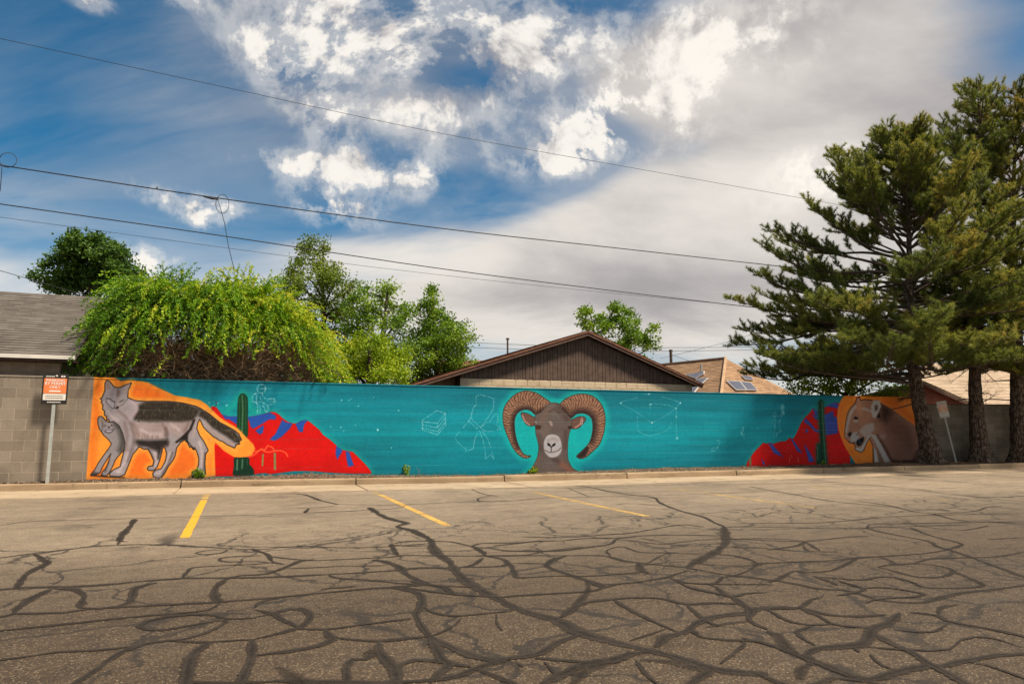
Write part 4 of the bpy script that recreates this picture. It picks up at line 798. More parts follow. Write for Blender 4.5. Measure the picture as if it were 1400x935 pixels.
fill(cg([(488, 440), (540, 452), (592, 540), (640, 630), (688, 722), (632, 722), (582, 620), (540, 530)]), GR, soft=.9); fill(cg([(514, 560), (545, 600), (575, 738), (535, 738)]), GR, soft=.9); fill(cg([(545, 560), (590, 640), (630, 735), (580, 738)]), (140, 112, 88), soft=1.2)
fill(cg(ell(608, 465, 30, 20)), (186, 158, 132), soft=3, op=.85); fill(cg([(512, 545), (520, 590), (522, 740), (512, 740)]), (20, 14, 14), soft=.6); stroke(cgb[:6] + [], 1.2, (36, 22, 18), soft=.6); stroke(cgb[-16:] + cgb[:1], .9, (70, 52, 44), soft=.5)
# right end of the paint: a smoky green over bare block
rr = (GS > 20.42)
# --- chalk and dotted drawings
WC = (200, 236, 234)
def chalk(f_, L, w=.7, per=2.2, duty=.72, op=.85, seed=1):
    stroke(f_(L), w, WC, soft=.5, op=op, dash=(per, duty, seed))
as_ = lambda L: q1(L, 330, 515, 11.67); bx_ = lambda L: q1(L, 570, 530, 8.5); ol = lambda L: q1(L, 840, 530, 11.67)
for L in ([(x * 1.0, y) for x, y in ell(318, 190, 68, 68)] + [(386, 190)], [(235, 265), (190, 290), (172, 340), (175, 390), (215, 412), (235, 400)], [(270, 185), (330, 190), (400, 185)], [(425, 190), (470, 195)], [(265, 265), (245, 300), (240, 350), (240, 420), (255, 440), (262, 520), (250, 575)], [(300, 310), (310, 370), (340, 410), (370, 430)],
          [(330, 265), (350, 320), (390, 355), (420, 375), (440, 350), (525, 350)], [(525, 350), (540, 400), (520, 430), (430, 450)], [(440, 390), (520, 395)], [(370, 430), (420, 460), (432, 510), (410, 560), (370, 540), (380, 500), (335, 455)], [(290, 450), (305, 500), (300, 570)], [(240, 420), (300, 400)]):
    chalk(as_, L, 1.0, 1.7, .85, 1.0, len(L))
for L in ([(60, 380), (230, 265), (330, 300), (238, 410), (62, 395)], [(62, 395), (65, 490), (240, 545), (335, 430), (328, 300)], [(64, 430), (238, 465), (330, 350)], [(64, 465), (240, 510), (332, 395)], [(238, 410), (236, 465)]): chalk(bx_, L, .95, 1.3, .66, 1.0, len(L) + 3)
for L in ([(540, 460), (600, 390), (625, 350), (655, 230), (690, 200), (688, 95), (730, 80), (840, 105), (895, 130), (888, 240), (830, 340), (740, 460)], [(625, 352), (740, 465)], [(600, 385), (700, 475)], [(740, 465), (800, 410), (850, 390), (900, 310), (935, 300)], [(938, 330), (940, 395), (920, 430), (975, 470), (975, 500)], [(935, 485), (965, 480)], [(760, 485), (830, 510), (885, 500)],
          [(490, 515), (450, 560), (445, 590), (480, 640), (570, 715)], [(570, 735), (655, 710), (670, 600), (715, 500)], [(765, 510), (825, 600), (860, 700)], [(730, 500), (770, 620), (795, 740), (800, 830), (850, 770), (900, 830), (865, 735)]): chalk(bx_, L, .95, 1.5, .6, .95, len(L) + 7)
for L in ([(370, 155), (230, 190), (120, 225), (98, 245), (170, 295), (300, 355), (410, 425), (520, 510), (600, 555), (700, 515), (830, 440), (930, 365), (985, 330)], [(480, 100), (620, 100)], [(760, 145), (860, 170), (960, 205), (1050, 240), (985, 320)], [(560, 265), (640, 250), (760, 262), (860, 280), (970, 325)], [(986, 340), (988, 760)], [(365, 470), (365, 680), (450, 735), (570, 770), (660, 745), (800, 700), (890, 630), (900, 560)], [(570, 270), (570, 340)]): chalk(ol, L, .85, 1.5, .5, .8, len(L) + 11)
for x, y, r_, o_ in [(98, 245, .8, 1), (600, 555, 1.1, 1), (1052, 243, .9, 1), (986, 460, .7, 1), (1000, 800, 2.0, .5), (550, 100, .8, 1), (985, 325, .8, .9), (580, 265, .9, .8)]: fill(ol(ell(x, y, r_ * 11.67, r_ * 11.67)), WC, soft=.6, op=o_)
for L in ([(685, 175), (700, 170), (712, 185), (705, 205), (688, 200), (680, 185)], [(690, 205), (680, 250), (665, 265)], [(700, 210), (695, 300), (700, 330)], [(725, 210), (750, 190), (770, 165)], [(715, 245), (745, 240), (760, 200)], [(740, 250), (735, 320), (755, 345), (700, 375)], [(690, 340), (685, 400)], [(715, 370), (705, 410)],
          [(385, 308), (398, 308), (395, 325), (382, 322)], [(390, 330), (405, 370), (395, 390), (400, 415)], [(378, 340), (372, 370)], [(140, 435), (160, 430), (168, 450), (160, 470)], [(155, 480), (150, 520), (90, 535)], [(85, 510), (150, 500)]): chalk(rg, L, .8, 1.4, .72, .85, len(L) + 2)
fill(rg(ell(768, 120, 14, 26)), WC, soft=2.2, op=.6); fill(rg(ell(775, 170, 14, 20)), WC, soft=1.6, op=.5); fill(rg(ell(380, 370, 8, 20)), WC, soft=1.2, op=.5); fill(rg(ell(530, 320, 9, 4)), WC, soft=.8, op=.5)
for x, y, r_ in [(467, 547, .8), (477, 547, .6), (480, 545, .5), (511, 543, .5), (490, 555, .7), (516.5, 587.5, 1.4), (545, 561, .8), (452, 583, .6), (466, 584, .8), (486, 581, .6), (535, 612, .7), (286, 550.5, .8), (298, 551.5, .7), (310, 554, 1.0), (470, 589, .5), (1077, 612, .3)]: fill(ell(x, y, r_, r_), (170, 235, 230), soft=.6)
# --- course joints showing through, dust at the foot, bare patches
z0 = .14
for k in range(11):
    zz_ = z0 + .2032 * k - .002
    d = abs(GZ - zz_); lin = np.clip(1.25 - d / .0065, 0, 1) * np.clip((NOIB - .42) * 5 + (NOI - .45) * 4, 0, 1) * (.62 if k not in (0, 10) else .35)
    comp((slice(0, NZ), slice(0, NX)), lin * .62, (150, 178, 168) if k < 10 else (60, 50, 40))
BZG = base_z(GS); soft_ = np.clip((1.0 - (GZ - BZG) / .10), 0, 1) * np.clip(.3 + (NOI - .4) * 2, 0, 1)
comp((slice(0, NZ), slice(0, NX)), soft_ * .45, (96, 78, 58))
IMG[..., :3] *= (1 + .05 * (NOI2 - .5) * 2)[..., None]
edge = -2.785 + (GZ / 2.2 - .5) * .0 + (NOI2 - .5) * .012
foot = BZG - .02 + .05 * np.clip(NOI * 2.2 - 1.0, 0, 1) + .045 * ((U > 346) & (U < 470)) * np.clip(NOI2 * 2 - .55, 0, 1)
foot2 = foot + 0 * GS
IMG[..., 3] = np.clip((GS - edge) / .010, 0, 1) * np.clip((20.42 - GS) / .012, 0, 1) * np.clip((GZ - foot2) / .012, 0, 1)
im = bpy.data.images.new('mural_paint', NX, NZ, alpha=True)
im.alpha_mode = 'CHANNEL_PACKED'
im.pixels.foreach_set(np.clip(IMG, 0, 1).astype(np.float32).ravel()); im.update(); im.pack()

# ------------------------------------------------------------------ block walls
wall = thing('block_wall', 'long concrete block wall carrying the teal mural of fox, ram and cougar, bare grey at its left end', 'wall', W(0, 0, .14), WA)
def block_material(name, ob, z_off, mural, ca, cb, cc_=(.10, .085, .065)):
    m, q, b = mat(name, .88, .2)
    p = objc(q, ob); x, y, z = q.xyz(p)[:3]
    row = q.m('FLOOR', q.m('DIVIDE', z, .2032)); par = q.m('MULTIPLY', q.m('MODULO', q.m('ADD', row, 20.0), 2.0), .5)
    col = q.m('FLOOR', q.m('ADD', q.m('DIVIDE', x, .4064), par))
    wn = q.n('ShaderNodeTexWhiteNoise', noise_dimensions='2D'); q.put(wn.inputs['Vector'], q.comb(col, row))
    n1 = q.noise(p, 1.1, 6, .65); n2 = q.noise(p, 46, 4, .75); n3 = q.noise(q.mp(p, (7, 1, .5)), 1.2, 5, .6)
    c = q.mix(q.m('POWER', wn.outputs[0], 1.4), ca, cb); c = q.mix(q.ss(n1, .38, .7, 0, .55), c, cc_)
    c = q.mix(q.ss(n3, .55, .75, 0, .35), c, q.vm('SCALE', cc_, scale=.8)); c = q.mix(q.ss(n2, .4, .62, 0, .55), c, q.vm('SCALE', c, scale=.68))
    if mural:
        fx_ = q.m('FRACT', q.m('ADD', q.m('DIVIDE', x, .4064), par)); fz_ = q.m('FRACT', q.m('DIVIDE', z, .2032))
    if mural:
        u = q.m('DIVIDE', q.m('SUBTRACT', x, MS0), MS1 - MS0); w = q.m('DIVIDE', q.m('ADD', z, .14), MZ)
        ti = q.n('ShaderNodeTexImage', interpolation='Linear', extension='CLIP'); ti.image = im; q.put(ti.inputs[0], q.comb(u, w))
        pc = q.n('ShaderNodeGamma'); q.put(pc.inputs[0], ti.outputs[0]); pc.inputs[1].default_value = 1.0
        pt = q.vm('MULTIPLY', pc.outputs[0], (.86, .86, 1.0))
        pt = q.mix(q.ss(n2, .35, .6, 0, .35), pt, q.vm('SCALE', pt, scale=.80))
        a_ = q.m('MULTIPLY', ti.outputs['Alpha'], q.ss(n2, .30, .38, .86, 1))
        c = q.mix(a_, c, pt); q.put(b.inputs['Roughness'], q.m('MULTIPLY_ADD', ti.outputs['Alpha'], -.28, .88))
    q.put(b.inputs['Base Color'], c); bump(q, b, q.m('ADD', n2, q.m('MULTIPLY', q.noise(p, 9, 3, .6), .6)), .45, .006)
    return m
M['block'] = block_material('painted_block', wall, 0, True, (.225, .190, .152), (.30, .258, .210))
M['mortar'] = block_material('mortar', wall, 0, True, (.38, .33, .26), (.43, .37, .29), (.28, .24, .19))
def block_data(w, m, bev=.002, out=.0012, jit=0.0):
    h = .1972
    V = [(0, .003, 0), (w, .003, 0), (w, .003, h), (0, .003, h), (bev, -out, bev), (w - bev, -out, bev), (w - bev, -out, h - bev), (bev, -out, h - bev)]
    return V, [(0, 1, 5, 4), (1, 2, 6, 5), (2, 3, 7, 6), (3, 0, 4, 7), (4, 5, 6, 7)]
def build_blocks(parent, x0, x1, rows, m, mm, ind0, ind1, thick=.19, hi=None):
    """running bond; blocks with ind0 <= x < ind1 are parts of their own, the others one joined part"""
    full = mesh('block', *block_data(.3996, m), m); cache = {}; rest = MB(); n = 0
    for r in range(rows):
        x = math.floor(x0 / .4064) * .4064 - (.2032 if r % 2 else 0)
        while x < x1 - .02:
            a, b_ = max(x, x0), min(x + .3996, x1)
            if b_ - a > .03:
                dy = random.uniform(-.0004, .0004); zr = r * .2032 + .0030 + random.uniform(-.0006, .0006)
                if ind0 <= a < ind1:
                    if abs(b_ - a - .3996) < 1e-3: me_ = full
                    else: me_ = mesh('block', *block_data(b_ - a, m), m)
                    link('block', me_, parent, (a, dy, zr)); n += 1
                else:
                    Vb, Fb = block_data(b_ - a, m); rest.add([(p[0] + a, p[1] + dy, p[2] + zr) for p in Vb], Fb)
            x += .4064
    if rest.V: tag(rest.obj('block_courses', m, parent), kind='stuff')
    mo = MB().box((x0, .0002, -.25), (x1, thick, rows * .2032)); mo.obj('mortar', mm, parent)
    return n
nb = build_blocks(wall, -14, 20.43, 10, M['block'], M['mortar'], -4.75, 7.35)
cap = link('wall_cap', bevel_box('wall_cap', (-14, -.012, 2.0345), (20.43, .205, 2.066), .006, M['block']), wall)

# plainer wall behind the pines
e0 = W(20.43, -.15, 0); rw = thing('block_wall', 'lower bare grey-brown block wall behind the pine trunks, right of the mural', 'wall', (e0[0], e0[1] + .02, .13), R(1.2))
M['block2'] = block_material('grey_block', rw, 0, False, (.20, .175, .135), (.29, .258, .205), (.085, .075, .055))
M['mortar2'] = simple('mortar_plain', (.27, .24, .19), .9, .2, 5)
build_blocks(rw, 0, 14, 9, M['block2'], M['mortar2'], 0, 9.2)
link('wall_cap', bevel_box('wall_cap', (0, -.015, 1.829), (14, .2, 1.87), .006, simple('brown_cap', (.12, .085, .065), .8, .3, 5)), rw)

# ------------------------------------------------------------------ buildings behind the wall
def shingle_slab(p00, p10, p11, p01, row=.14, tab=.33, lip=.010, thick=.10, jit=.004, seed=0):
    """courses of overlapping tabs on a roof plane: p00-p10 eave, p01-p11 ridge"""
    r = random.Random(seed); p00, p10, p11, p01 = [np.array(p, float) for p in (p00, p10, p11, p01)]
    n = np.cross(p10 - p00, p01 - p00); n /= np.linalg.norm(n)
    if n[2] < 0: n = -n
    L = np.linalg.norm(p01 - p00); rows = max(2, int(L / row)); m_ = MB()
    m_.prism([p00 - n * .01, p10 - n * .01, p11 - n * .01, p01 - n * .01], -n * thick)
    for i in range(rows):
        f0, f1 = i / rows, min(1, (i + 1.08) / rows)
        a0, a1 = p00 + (p01 - p00) * f0, p10 + (p11 - p10) * f0; b0, b1 = p00 + (p01 - p00) * f1, p10 + (p11 - p10) * f1
        w = np.linalg.norm(a1 - a0); k = max(1, int(w / tab)); off = r.random()
        cuts = [0] + [min(1, max(0, (j + off) / k)) for j in range(k)] + [1]
        for j in range(len(cuts) - 1):
            c0, c1 = cuts[j], cuts[j + 1]
            if c1 - c0 < 1e-4: continue
            h = lip + r.uniform(0, jit); dn = (p00 - p01) / L * r.uniform(0, .012)
            q0, q1_, q2, q3 = a0 + (a1 - a0) * c0 + dn, a0 + (a1 - a0) * c1 + dn, b0 + (b1 - b0) * c1, b0 + (b1 - b0) * c0
            m_.add([q0 + n * h, q1_ + n * h, q2 + n * .001, q3 + n * .001, q0 - n * .004, q1_ - n * .004], [(0, 1, 2, 3), (4, 5, 1, 0)])
    return m_
class Frame:
    def __init__(s, s0, t0): s.s0, s.t0 = s0, t0
    def __call__(s, a, t, z): return (a - s.s0, -(t - s.t0), z)
# --- garage at the left
f_ = Frame(-6, -.3); ez = on_wall(60, 484.5, -.10)[2]; rz_ = on_wall(60, 402, -3.7)[2]
gar = thing('garage', 'low block garage with grey shingled roof behind the bare left end of the wall', 'garage', W(-6, -.3, 0), WA)
s1_ = on_wall(126, 450, -1.5)[0]; s0_ = -16
shingle_slab(f_(s0_, -.08, ez), f_(s1_, -.08, ez), f_(s1_, -3.7, rz_), f_(s0_, -3.7, rz_), seed=3).obj('roof', M['shingle_grey'], gar)
shingle_slab(f_(s0_, -7.3, ez), f_(s1_, -7.3, ez), f_(s1_, -3.71, rz_), f_(s0_, -3.71, rz_), seed=4, row=.5, tab=2).obj('roof', M['shingle_grey'], gar)
MB().box((s0_ + 6, -.235, ez - .085), (s1_ + 6, -.215, ez - .008)).obj('fascia', M['gutter_white'], gar)
MB().box((s0_ + 6, -.205, ez - .135), (s1_ + 6, .30, ez - .10)).obj('soffit', M['dark_soffit'], gar)
gw = MB().box((s0_ + 6, .10, 0), (s1_ + 5.7, 6.6, ez - .137)); gwall = gw.obj('wall', simple('garage_mortar', (.23, .19, .145), .9, .2, 5), gar)
cbm = M['block2b'] = simple('garage_block', (.24, .20, .155), .9, .22, 3, .2, .4)
blk = mesh('block', *block_data(.3974, cbm), cbm)
for k in range(7): link('block', blk, gwall, (s1_ + 5.7 - .41 * (k + 1), .094, ez - .137 - .2), (0, 0, 0))
gb = MB()
V_ = [(s0_ + 6, .13, ez - .14), (s1_ + 5.7, .13, ez - .14)]
# --- brown gabled building
gt0 = -4.0; f_ = Frame(10.4, gt0)
ap = (10.44, 4.38); le = (3.9, 2.27); re_ = (14.93, 2.74)
gab = thing('gabled_building', 'building with brown vertical board gable over cream blocks, behind the middle of the mural', 'building', W(10.4, gt0, 0), WA)
def rake_z(s): return ap[1] + (s - ap[0]) * ((re_[1] - ap[1]) / (re_[0] - ap[0]) if s > ap[0] else (le[1] - ap[1]) / (le[0] - ap[0]))
s = 6.17; bi = 0
while s < 14.58:
    w = random.choice([.10, .12, .12, .14, .17]); e = min(s + w, 14.6)
    zb = 2.72 + (.03 if s > 11.75 else -.02 if s > 7.4 else .02) + random.uniform(-.003, .003); y = random.uniform(-.006, .006)
    a, b_ = s + .007, e - .007
    mids = [a, b_] if not (a < ap[0] < b_) else [a, ap[0], b_]
    pts = [f_(a, gt0 + y, zb), f_(b_, gt0 + y, zb)] + [f_(x, gt0 + y, max(rake_z(x) - .16, zb + .01)) for x in mids[::-1]]
    MB().prism(pts, (0, .025, 0)).obj('board', M['wood'], gab); s = e; bi += 1
gwl = MB().prism([f_(6.15, gt0 - .03, 0), f_(14.62, gt0 - .03, 0), f_(14.62, gt0 - .03, rake_z(14.62) - .17), f_(ap[0], gt0 - .03, ap[1] - .17), f_(6.15, gt0 - .03, rake_z(6.15) - .17)], (0, 9, 0)).obj('wall', simple('dark_backing', (.045, .03, .024), .9, .1, 4), gab)
MB().prism([f_(4.2, gt0 - .55, 0), f_(6.15, gt0 - .55, 0), f_(6.15, gt0 - .55, rake_z(6.15) - .18), f_(4.2, gt0 - .55, rake_z(4.2) - .18)], (0, 8, 0)).obj('side_wall', simple('khaki_wall', (.20, .14, .085), .85, .2, 4), gab)
bc = bevel_box('block', (0, 0, 0), (.392, .05, .19), .008, M['cream'])
for r_ in range(3):
    for k in range(21):
        x = 6.17 + k * .4 + (.0 if r_ % 2 else -.2)
        if x < 6.16: continue
        if x + .39 > 14.62: continue
        link('block', bc, gab, f_(x, gt0 + .012, 2.715 - .2 * (r_ + 1) + .003))
MB().box(f_(6.16, gt0 + .002, 1.9), f_(14.6, gt0 - .028, 2.72)).obj('mortar', simple('cream_mortar', (.40, .33, .25), .9, .1, 6), gab)
for nm, A_, B_ in (('left', le, ap), ('right', re_, ap)):
    shingle_slab(f_(A_[0], gt0 + .24, A_[1]), f_(A_[0], gt0 - 9.5, A_[1]), f_(B_[0], gt0 - 9.5, B_[1]), f_(B_[0], gt0 + .24, B_[1]), row=.2, tab=.4, seed=5, thick=.06).obj('roof', M['shingle_red'], gab)
    dx = np.array([B_[0] - A_[0], B_[1] - A_[1]]); dn = np.array([-dx[1], dx[0]]) / np.hypot(*dx); dn = dn if dn[1] < 0 else -dn
    o1 = (A_[0] + dn[0] * .02, A_[1] + dn[1] * .02)
    P_ = [f_(A_[0] + dn[0] * .02, gt0 + .22, A_[1] + dn[1] * .02), f_(B_[0], gt0 + .22, B_[1] - .022), f_(B_[0], gt0 + .22, B_[1] - .17), f_(A_[0] + dn[0] * .155, gt0 + .22, A_[1] + dn[1] * .155)]
    MB().prism(P_, (0, .035, 0)).obj('rake_board', M['fascia'], gab)
    P_ = [f_(A_[0] + dn[0] * .075, gt0 + .18, A_[1] + dn[1] * .075), f_(B_[0], gt0 + .18, B_[1] - .085), f_(B_[0], gt0 + .18, B_[1] - .12), f_(A_[0] + dn[0] * .11, gt0 + .18, A_[1] + dn[1] * .11)]
    MB().prism(P_, (0, .18, 0)).obj('soffit', M['dark_soffit'], gab)
bm_ = MB().box(f_(13.3, gt0 - 2.5, 3.25), f_(13.6, gt0 - 2.8, 3.62)).obj('roof_vent', M['fascia'], gab)

# --- hipped brown roof with solar panels
def plane_hit(u, v_, pl, off=0.0):
    a, b_, c_ = pl; n = np.cross(b_ - a, c_ - a); n /= np.linalg.norm(n)
    if n[1] > 0: n = -n
    r = ray(u, v_); o_ = np.array([0, 0, EYE]); k = ((a + n * off - o_) @ n) / (r @ n); return o_ + r * k
Cc, Aa, Ll, Ee, Rr_ = at_depth(984, 556, 27), at_depth(992, 490.5, 32), at_depth(893, 500.5, 39), at_depth(862, 556, 34), at_depth(1118, 556, 33.5)
hip0 = np.array([Cc[0], Cc[1] + 2, 0]); hip = thing('house', 'house with brown hipped shingle roof and solar panels, right of the brown gable', 'house', hip0)
sub = lambda p: tuple(np.array(p) - hip0)
shingle_slab(sub(Ee), sub(Cc), sub(Aa), sub(Ll), row=.2, tab=.4, seed=7, thick=.05).obj('roof', M['shingle_brown'], hip)
shingle_slab(sub(Cc), sub(Rr_), sub(Aa + [.02, 0.01, 0]), sub(Aa), row=.2, tab=.4, seed=8, thick=.05).obj('roof', M['shingle_brown'], hip)
MB().tube([sub(Cc + [0, 0, .05]), sub(Aa + [0, 0, .05])], .07, 6).obj('ridge_cap', simple('ridge_cap', (.40, .27, .17), .9, .2, 6), hip)
MB().tube([sub(Ll + [0, 0, .04]), sub(Aa + [0, 0, .04])], .06, 6).obj('ridge_cap', simple('ridge_cap2', (.24, .14, .09), .9, .2, 6), hip)
hb = MB().prism([sub((Ee[0] + .8, Ee[1] + .4, 0)), sub((Cc[0], Cc[1] + .8, 0)), sub((Rr_[0] - .9, Rr_[1] + .3, 0)), sub((Cc[0] + 2.0, Cc[1] + 12, 0))], (0, 0, Cc[2] - .12)).obj('wall', M['cream'], hip)
for pl, quads in (((Cc, Aa, Ll), ([(937, 512), (963, 507), (962, 510.5), (951, 517)], [(951, 517.5), (968, 516), (958, 525), (954, 524)], [(943, 528), (955, 528), (948, 537), (943, 537)])),
                  ((Cc, Rr_, Aa), ([(993.3, 520), (1011.5, 521), (1021, 532.8), (1007, 532.8)], [(1012.1, 521), (1026, 522.6), (1036, 532.8), (1021.6, 532.8)], [(1013.5, 512.6), (1027, 514.6), (1030.5, 519), (1019.8, 518.4)]))):
    for qd in quads:
        P0 = [plane_hit(u, v_, pl, .10) for u, v_ in qd]; n_ = np.cross(pl[1] - pl[0], pl[2] - pl[0]); n_ /= np.linalg.norm(n_)
        if n_[1] > 0: n_ = -n_
        fr = MB().prism([sub(p) for p in P0], -n_ * .05).obj('solar_panel', M['panel_frame'], hip); c_ = sum(P0) / 4
        MB().prism([sub(c_ + (p - c_) * .93 + n_ * .004) for p in P0], -n_ * .008).obj('panel_glass', M['panel'], fr)
vt = plane_hit(959, 511, (Cc, Aa, Ll)); MB().tube([sub(vt), sub(vt + [0, 0, .45])], .05, 8).obj('vent_pipe', M['galv'], hip)
# --- salmon gable and beige roofs at the right
f0 = at_depth(1258, 524, 25.2); lft = at_depth(1158, 549, 24.6); rgt = at_depth(1330, 556, 25.6)
sh0 = np.array([f0[0], f0[1], 0]); sh = thing('house', 'salmon pink rendered gable with dark eaves just behind the right end of the mural', 'house', sh0); sub = lambda p: tuple(np.array(p) - sh0)
bk = np.array([2.2, 6.5, 0])
MB().prism([sub((lft[0], lft[1], 0)), sub((rgt[0], rgt[1], 0)), sub(rgt), sub(f0), sub(lft)], bk * .98).obj('wall', M['salmon'], sh)
for A_, B_ in ((lft, f0), (rgt, f0)):
    d = (A_ - B_); d /= np.linalg.norm(d); Ae = A_ + d * .35; up_ = np.array([0, 0, .09]); fwd = np.array([-.05, -.25, 0])
    shingle_slab(sub(Ae + up_ + fwd), sub(Ae + up_ + bk), sub(B_ + up_ + bk), sub(B_ + up_ + fwd), row=.2, tab=.4, seed=9, thick=.05).obj('roof', M['shingle_beige'], sh)
    MB().prism([sub(Ae + up_ * .2 + fwd * 1.05), sub(B_ + up_ * .2 + fwd * 1.05), sub(B_ - up_ * 1.0 + fwd * 1.05), sub(Ae - up_ * 1.0 + fwd * 1.05)], (0, .03, 0)).obj('rake_board', M['fascia'], sh)
b0 = np.array([17, 31.0, 0]); bh = thing('house', 'house with long beige shingled roof behind the pine trunks at the right edge', 'house', b0); sub = lambda p: tuple(np.array(p) - b0)
q0, q1_, q2, q3 = at_depth(1240, 562, 29), at_depth(1520, 562, 29.8), at_depth(1520, 497, 34.5), at_depth(1262, 497, 33.8)
shingle_slab(sub(q0), sub(q1_), sub(q2), sub(q3), row=.19, tab=.4, seed=12, thick=.06, lip=.02).obj('roof', M['shingle_beige'], bh)
MB().prism([sub((q0[0] + .4, q0[1] + .5, 0)), sub((q1_[0], q1_[1] + .5, 0)), sub((q2[0], q2[1] + 3, 0)), sub((q3[0], q3[1] + 3, 0))], (0, 0, q0[2] - .1)).obj('wall', M['cream'], bh)
# --- small red-brown roof between the trees
c0 = at_depth(632, 500, 45); rh = thing('house', 'far house with red-brown roof and brick chimney between the conical tree and the brown gable', 'house', (c0[0], c0[1], 0))
MB().box((-1.6, .3, 0), (3.0, 5, c0[2] - .1)).obj('wall', M['brick'], rh)
shingle_slab((-2, 0, c0[2] - .1), (3.4, 0, c0[2] - .1), (3.0, 2.6, c0[2] + .62), (-1.7, 2.6, c0[2] + .62), row=.25, tab=.5, seed=2).obj('roof', M['shingle_red'], rh)
ch = MB().box((-.75, .9, c0[2] - .1), (-.15, 1.5, c0[2] + .75)).box((-.80, .85, c0[2] + .75), (-.10, 1.55, c0[2] + .82)).obj('chimney', M['brick'], rh)

# ------------------------------------------------------------------ trees and shrubs
def unit(v_): return v_ / (np.linalg.norm(v_, axis=-1, keepdims=True) + 1e-9)
def segs_mesh(name, S, m, k=4):
    """S: list of (p0,p1,r0,r1) -> one mesh of short tapered prisms"""
    A = np.array([x[0] for x in S]); B = np.array([x[1] for x in S]); ra = np.array([x[2] for x in S])[:, None]; rb = np.array([x[3] for x in S])[:, None]
    d = unit(B - A); h = np.where(np.abs(d[:, 2:3]) < .9, np.array([[0, 0, 1.0]]), np.array([[1.0, 0, 0]])); u = unit(np.cross(d, h)); w = np.cross(d, u)
    V = []; 
    for c_, r_ in ((A, ra), (B, rb)):
        for j in range(k):
            a = 2 * math.pi * j / k; V.append(c_ + (u * math.cos(a) + w * math.sin(a)) * r_)
    V = np.stack(V, 1); n = len(S); base_ = (np.arange(n) * 2 * k)[:, None]
    F = np.concatenate([base_ + np.array([[j, (j + 1) % k, k + (j + 1) % k, k + j]]) for j in range(k)])
    return mesh(name, V.reshape(-1, 3), F, m)
def leaves_mesh(name, C, D, ln, wd_, tint, m, fold=.25, seed=0):
    """C centres, D directions, rhombic folded leaves"""
    r = np.random.default_rng(seed); n = len(C); D = unit(D); X = unit(np.cross(D, r.normal(size=(n, 3)))); Nn = np.cross(D, X)
    ln = np.asarray(ln).reshape(-1, 1) * np.ones((n, 1)); wd_ = np.asarray(wd_).reshape(-1, 1) * np.ones((n, 1))
    a = C; t = C + D * ln; l = C + D * ln * .45 + X * wd_ + Nn * wd_ * fold; q = C + D * ln * .45 - X * wd_ + Nn * wd_ * fold
    V = np.stack([a, l, t, q], 1).reshape(-1, 3); i = np.arange(n) * 4
    F = np.concatenate([np.stack([i, i + 1, i + 2], 1), np.stack([i, i + 2, i + 3], 1)])
    return mesh(name, V, F, m, attrs={'tint': np.repeat(tint, 4)})
def broadleaf(name, label, cat, Y, trunk_px, blobs, leafmat, n_cl, n_lf, ln, wd_, group=None, seed=1, base_z=0.0, spread=1.0, bark='bark2', r0=.14, gap=.0):
    r = np.random.default_rng(seed); b0 = at_depth(trunk_px, 600, Y); b0[2] = base_z
    root = thing(name, label, cat, b0, 0, group)
    S = []; cl = []; bl = []
    for (u, v_, rp, *dy) in blobs:
        yy = Y + (dy[0] if dy else r.uniform(-.6, .6)); c = at_depth(u, v_, yy) - b0; bl.append((c, 1.14 * rp * Y / FPX))
    top = max(bl, key=lambda x: x[0][2]); low_ = min(b[0][2] - b[1] for b in bl)
    tp = [np.zeros(3), np.array([r.uniform(-.1, .1), r.uniform(-.1, .1), max(low_, .5)]), top[0] * [.7, .7, .75], top[0]]
    TP = catmull(tp, .35); n = len(TP); RR = [r0 * (1 - .85 * i / n) * (1 + .35 * math.exp(-i / 1.5)) for i in range(n)]
    MB().tube(TP, RR, 9).obj('trunk', M[bark], root, True)
    zs = np.array([p[2] for p in TP])
    for c, R_ in bl:
        k = int(np.argmin(abs(zs - (c[2] - np.hypot(c[0], c[1]) * .55 - .2)))); P = catmull([TP[k], (TP[k] + c) / 2 + [0, 0, .12], c], .25)
        rr0 = min(RR[k] * .6, .06)
        for i in range(len(P) - 1): S.append((P[i], P[i + 1], rr0 * (1 - .7 * i / len(P)) + .004, rr0 * (1 - .7 * (i + 1) / len(P)) + .004))
        m_ = max(4, int(n_cl * (R_ / .8) ** 1.6))
        for j in range(m_):
            d = unit(r.normal(size=3)); d[2] = d[2] * .9 + .1; q = c + d * R_ * r.uniform(.45, 1.08) ** .8 * spread
            cl.append((q, R_, d)); S.append((c + (q - c) * .2, q, .010, .003))
    tag(link('branches', segs_mesh('branches', S, M[bark]), root), kind='stuff')
    C = []; D = []; TT = []
    for q, R_, d in cl:
        k = int(1.5 * n_lf * r.uniform(.5, 1.3)); cr = .16 + .10 * r.random() + R_ * .10
        x = r.normal(size=(k, 3)) * cr * .55 * np.array([1, 1, .75]); C.append(q + x); D.append(unit(r.normal(size=(k, 3)) + d * .6 + [0, 0, .1]))
        TT.append(np.clip(r.normal(.5 + r.uniform(-.24, .24), .13, k), 0, 1))
    C = np.concatenate(C); D = np.concatenate(D); TT = np.concatenate(TT); n = len(C)
    link('foliage', leaves_mesh('foliage', C, D, ln * r.uniform(.7, 1.25, n), wd_ * r.uniform(.7, 1.2, n), TT, leafmat, seed=seed), root)
    return root
M['leaf_dark'] = make_leaf('dark_green_leaf', [(0, (.025, .06, .012)), (.5, (.06, .13, .020)), (1, (.13, .23, .035))])
M['leaf_olive'] = make_leaf('olive_leaf', [(0, (.06, .11, .015)), (.5, (.155, .23, .030)), (1, (.30, .36, .05))])
M['leaf_mid'] = make_leaf('mid_green_leaf', [(0, (.05, .12, .010)), (.5, (.14, .26, .022)), (1, (.31, .43, .04))])
